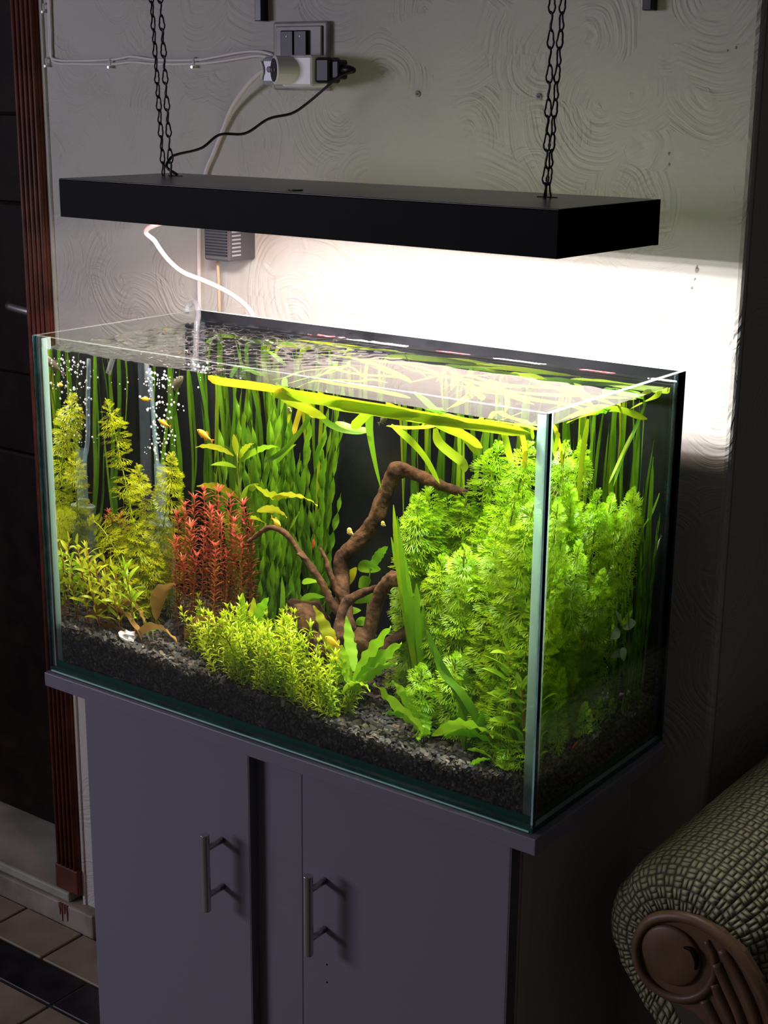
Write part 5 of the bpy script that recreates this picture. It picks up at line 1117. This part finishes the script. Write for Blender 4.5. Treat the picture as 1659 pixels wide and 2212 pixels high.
# ------------------------------------------------------------------ fish, snails, shrimps
def fish(name, head, tail, L_, hgt, thick, mats, label, group=None):
    """continuous body along +X (head at +X) with fins"""
    head, tail = Vector(head), Vector(tail); c_ = (head + tail) / 2; d = (head - tail).normalized()
    e = empty(name, c_, label, 'fish', group)
    m = MB(); n = 12; prof_ = [(-.36, .07), (-.30, .11), (-.2, .19), (-.08, .36), (.08, .48), (.22, .48), (.34, .38), (.43, .22), (.48, .09), (.5, .02)]
    for t, w_ in prof_:
        for k in range(n):
            a = 2 * math.pi * k / n; m.v.append((t * L_, thick * w_ * math.cos(a), hgt * w_ * math.sin(a)))
    for i in range(len(prof_) - 1):
        for k in range(n): m.face(i * n + k, i * n + (k + 1) % n, (i + 1) * n + (k + 1) % n, (i + 1) * n + k)
    m.face(*range(n)); m.face(*[(len(prof_) - 1) * n + k for k in reversed(range(n))])
    x = d; y = Vector((0, 0, 1)).cross(x).normalized(); z = x.cross(y)
    rot = Matrix((x, y, z)).transposed().to_4x4(); e.matrix_world = Matrix.Translation(c_) @ rot
    m.build('body', mats[0], e, smooth=True)
    def fin(nm, pts):
        q = MB(); k = len(pts); q.v = [(a * L_, -.0002, b * hgt) for a, b in pts] + [(a * L_, .0002, b * hgt) for a, b in pts]
        q.face(*range(k)); q.face(*[k + i for i in reversed(range(k))])
        for i in range(k): q.face(i, k + i, k + (i + 1) % k, (i + 1) % k)
        q.build(nm, mats[1], e)
    fin('tail_fin', [(-.34, .05), (-.42, .22), (-.52, .36), (-.47, .0), (-.52, -.36), (-.42, -.22), (-.34, -.05)])
    fin('dorsal_fin', [(.10, .44), (.02, .70), (-.10, .62), (-.16, .26)])
    fin('anal_fin', [(.0, -.40), (-.06, -.62), (-.18, -.46), (-.20, -.18)])
    fin('pelvic_fin', [(.22, -.42), (.14, -.66), (.08, -.44)])
    for s in (-1, 1):
        q = MB(); sphere(q, Vector((.40 * L_, s * thick * .26, hgt * .08)), hgt * .075, 8, 6); q.build('eye', 'eye', e, smooth=True)
    return e
go = 'small orange fish'
fish('small_fish', inw(299, 861, .17), inw(334, 863, .18), .018, .0052, .003, ('fish_orange', 'fin_orange'), 'tiny orange fish swimming left of the bubbles', go)
fish('small_fish', inw(337, 905, .15), inw(374, 925, .155), .021, .0075, .0042, ('fish_orange', 'fin_orange'), 'orange fish beside the bubble stream', go)
fish('small_fish', inw(420, 924, .13), inw(466, 958, .14), .027, .0095, .005, ('fish_orange', 'fin_orange'), 'largest orange fish left of the ribbon leaves', go)
fish('small_fish', inw(612, 1142, .11), inw(580, 1112, .12), .021, .0085, .0045, ('fish_yellow', 'fin_orange'), 'yellow fish above the left driftwood branch', go)
fish('small_fish', inw(698, 1373, .07), inw(742, 1402, .075), .025, .010, .005, ('fish_yellow', 'fin_orange'), 'yellow fish in front of the driftwood base', go)
fish('grey_fish', inw(402, 808, .20), inw(358, 852, .215), .044, .0125, .006, ('fish_grey', 'fin_pale'), 'silver-grey deep-bodied fish near the surface at the left')
fish('small_fish', insd(1414, 1193, .742), insd(1427, 1160, .742), .026, .0068, .005, ('fish_pale', 'fin_pale'), 'pale fish alone against the black near the right glass')
fish('small_fish', inw(838, 898, .10), inw(815, 918, .105), .018, .007, .004, ('fish_grey', 'fin_pale'), 'small blue-grey fish under the floating leaves')
def snail(q, r, label, mat='snail'):
    c_ = inw(*q); e = empty('snail', c_, label, 'snail', 'small yellow snails')
    m = MB(); pts = []; rr = []
    for k in range(30):
        a = k * 0.42; f = k / 29; rad = r * (0.12 + 0.55 * f); pts.append(Vector((rad * math.cos(a), -r * 0.35 * (1 - f), rad * math.sin(a)))); rr.append(r * (0.14 + 0.36 * f))
    m.tube(pts, rr, 8).build('shell', mat, e, smooth=True)
    MB().tube([Vector((-r, 0, -r * .8)), Vector((0, 0, -r)), Vector((r * 1.2, 0, -r * .8))], [r * .15, r * .35, r * .12], 8).build('foot', 'snail_foot', e, smooth=True)
snail((756, 1146, .165), .0044, 'pale yellow snail left of the driftwood trunk'); snail((828, 1130, .17), .0032, 'smaller pale yellow snail right of the driftwood trunk'); snail((625, 884, .04), .003, 'tiny brown snail on a hanging ribbon leaf', 'snail_foot')
def shrimp(c_, d, L_, label):
    e = empty('shrimp', c_, label, 'shrimp', 'tiny red shrimps'); d = Vector(d).normalized(); up = Vector((0, 0, 1)); pts = []; rr = []
    for k in range(9):
        f = k / 8; pts.append(d * (L_ * (f - .5)) + up.cross(d).cross(d) * (-.0) + Vector((0, 0, -L_ * .5 * (f - .4) ** 2))); rr.append(L_ * .11 * math.sin(math.pi * (0.15 + 0.8 * f)))
    MB().tube(pts, rr, 8).build('body', 'shrimp', e, smooth=True)
    for s in (-1, 1): MB().tube([pts[-1], pts[-1] + d * L_ * .35 + Vector((0, 0, L_ * .2 * s))], L_ * .012, 4).build('antenna', 'shrimp', e)
    for k in range(2, 7): MB().tube([pts[k], pts[k] + Vector((0, 0, -L_ * .2))], L_ * .016, 4).build('leg', 'shrimp', e)
    q = MB(); q.v = [tuple(pts[0] + Vector(v)) for v in ((0, 0, 0), (-d.x * L_ * .16, -.0003, -L_ * .05), (-d.x * L_ * .16, .0003, -L_ * .2))]; q.face(0, 1, 2); q.build('tail_fan', 'shrimp', e)
shrimp(inw(677, 1172, .12), (.15, -.1, .9), .013, 'red shrimp clinging among the twisted ribbon leaves')
p = insd(1243, 1607, .738); p.z = max(p.z, gh(p.x, p.y) + .003); shrimp(p, (.3, .6, .5), .014, 'dark red shrimp on the gravel by the right glass')
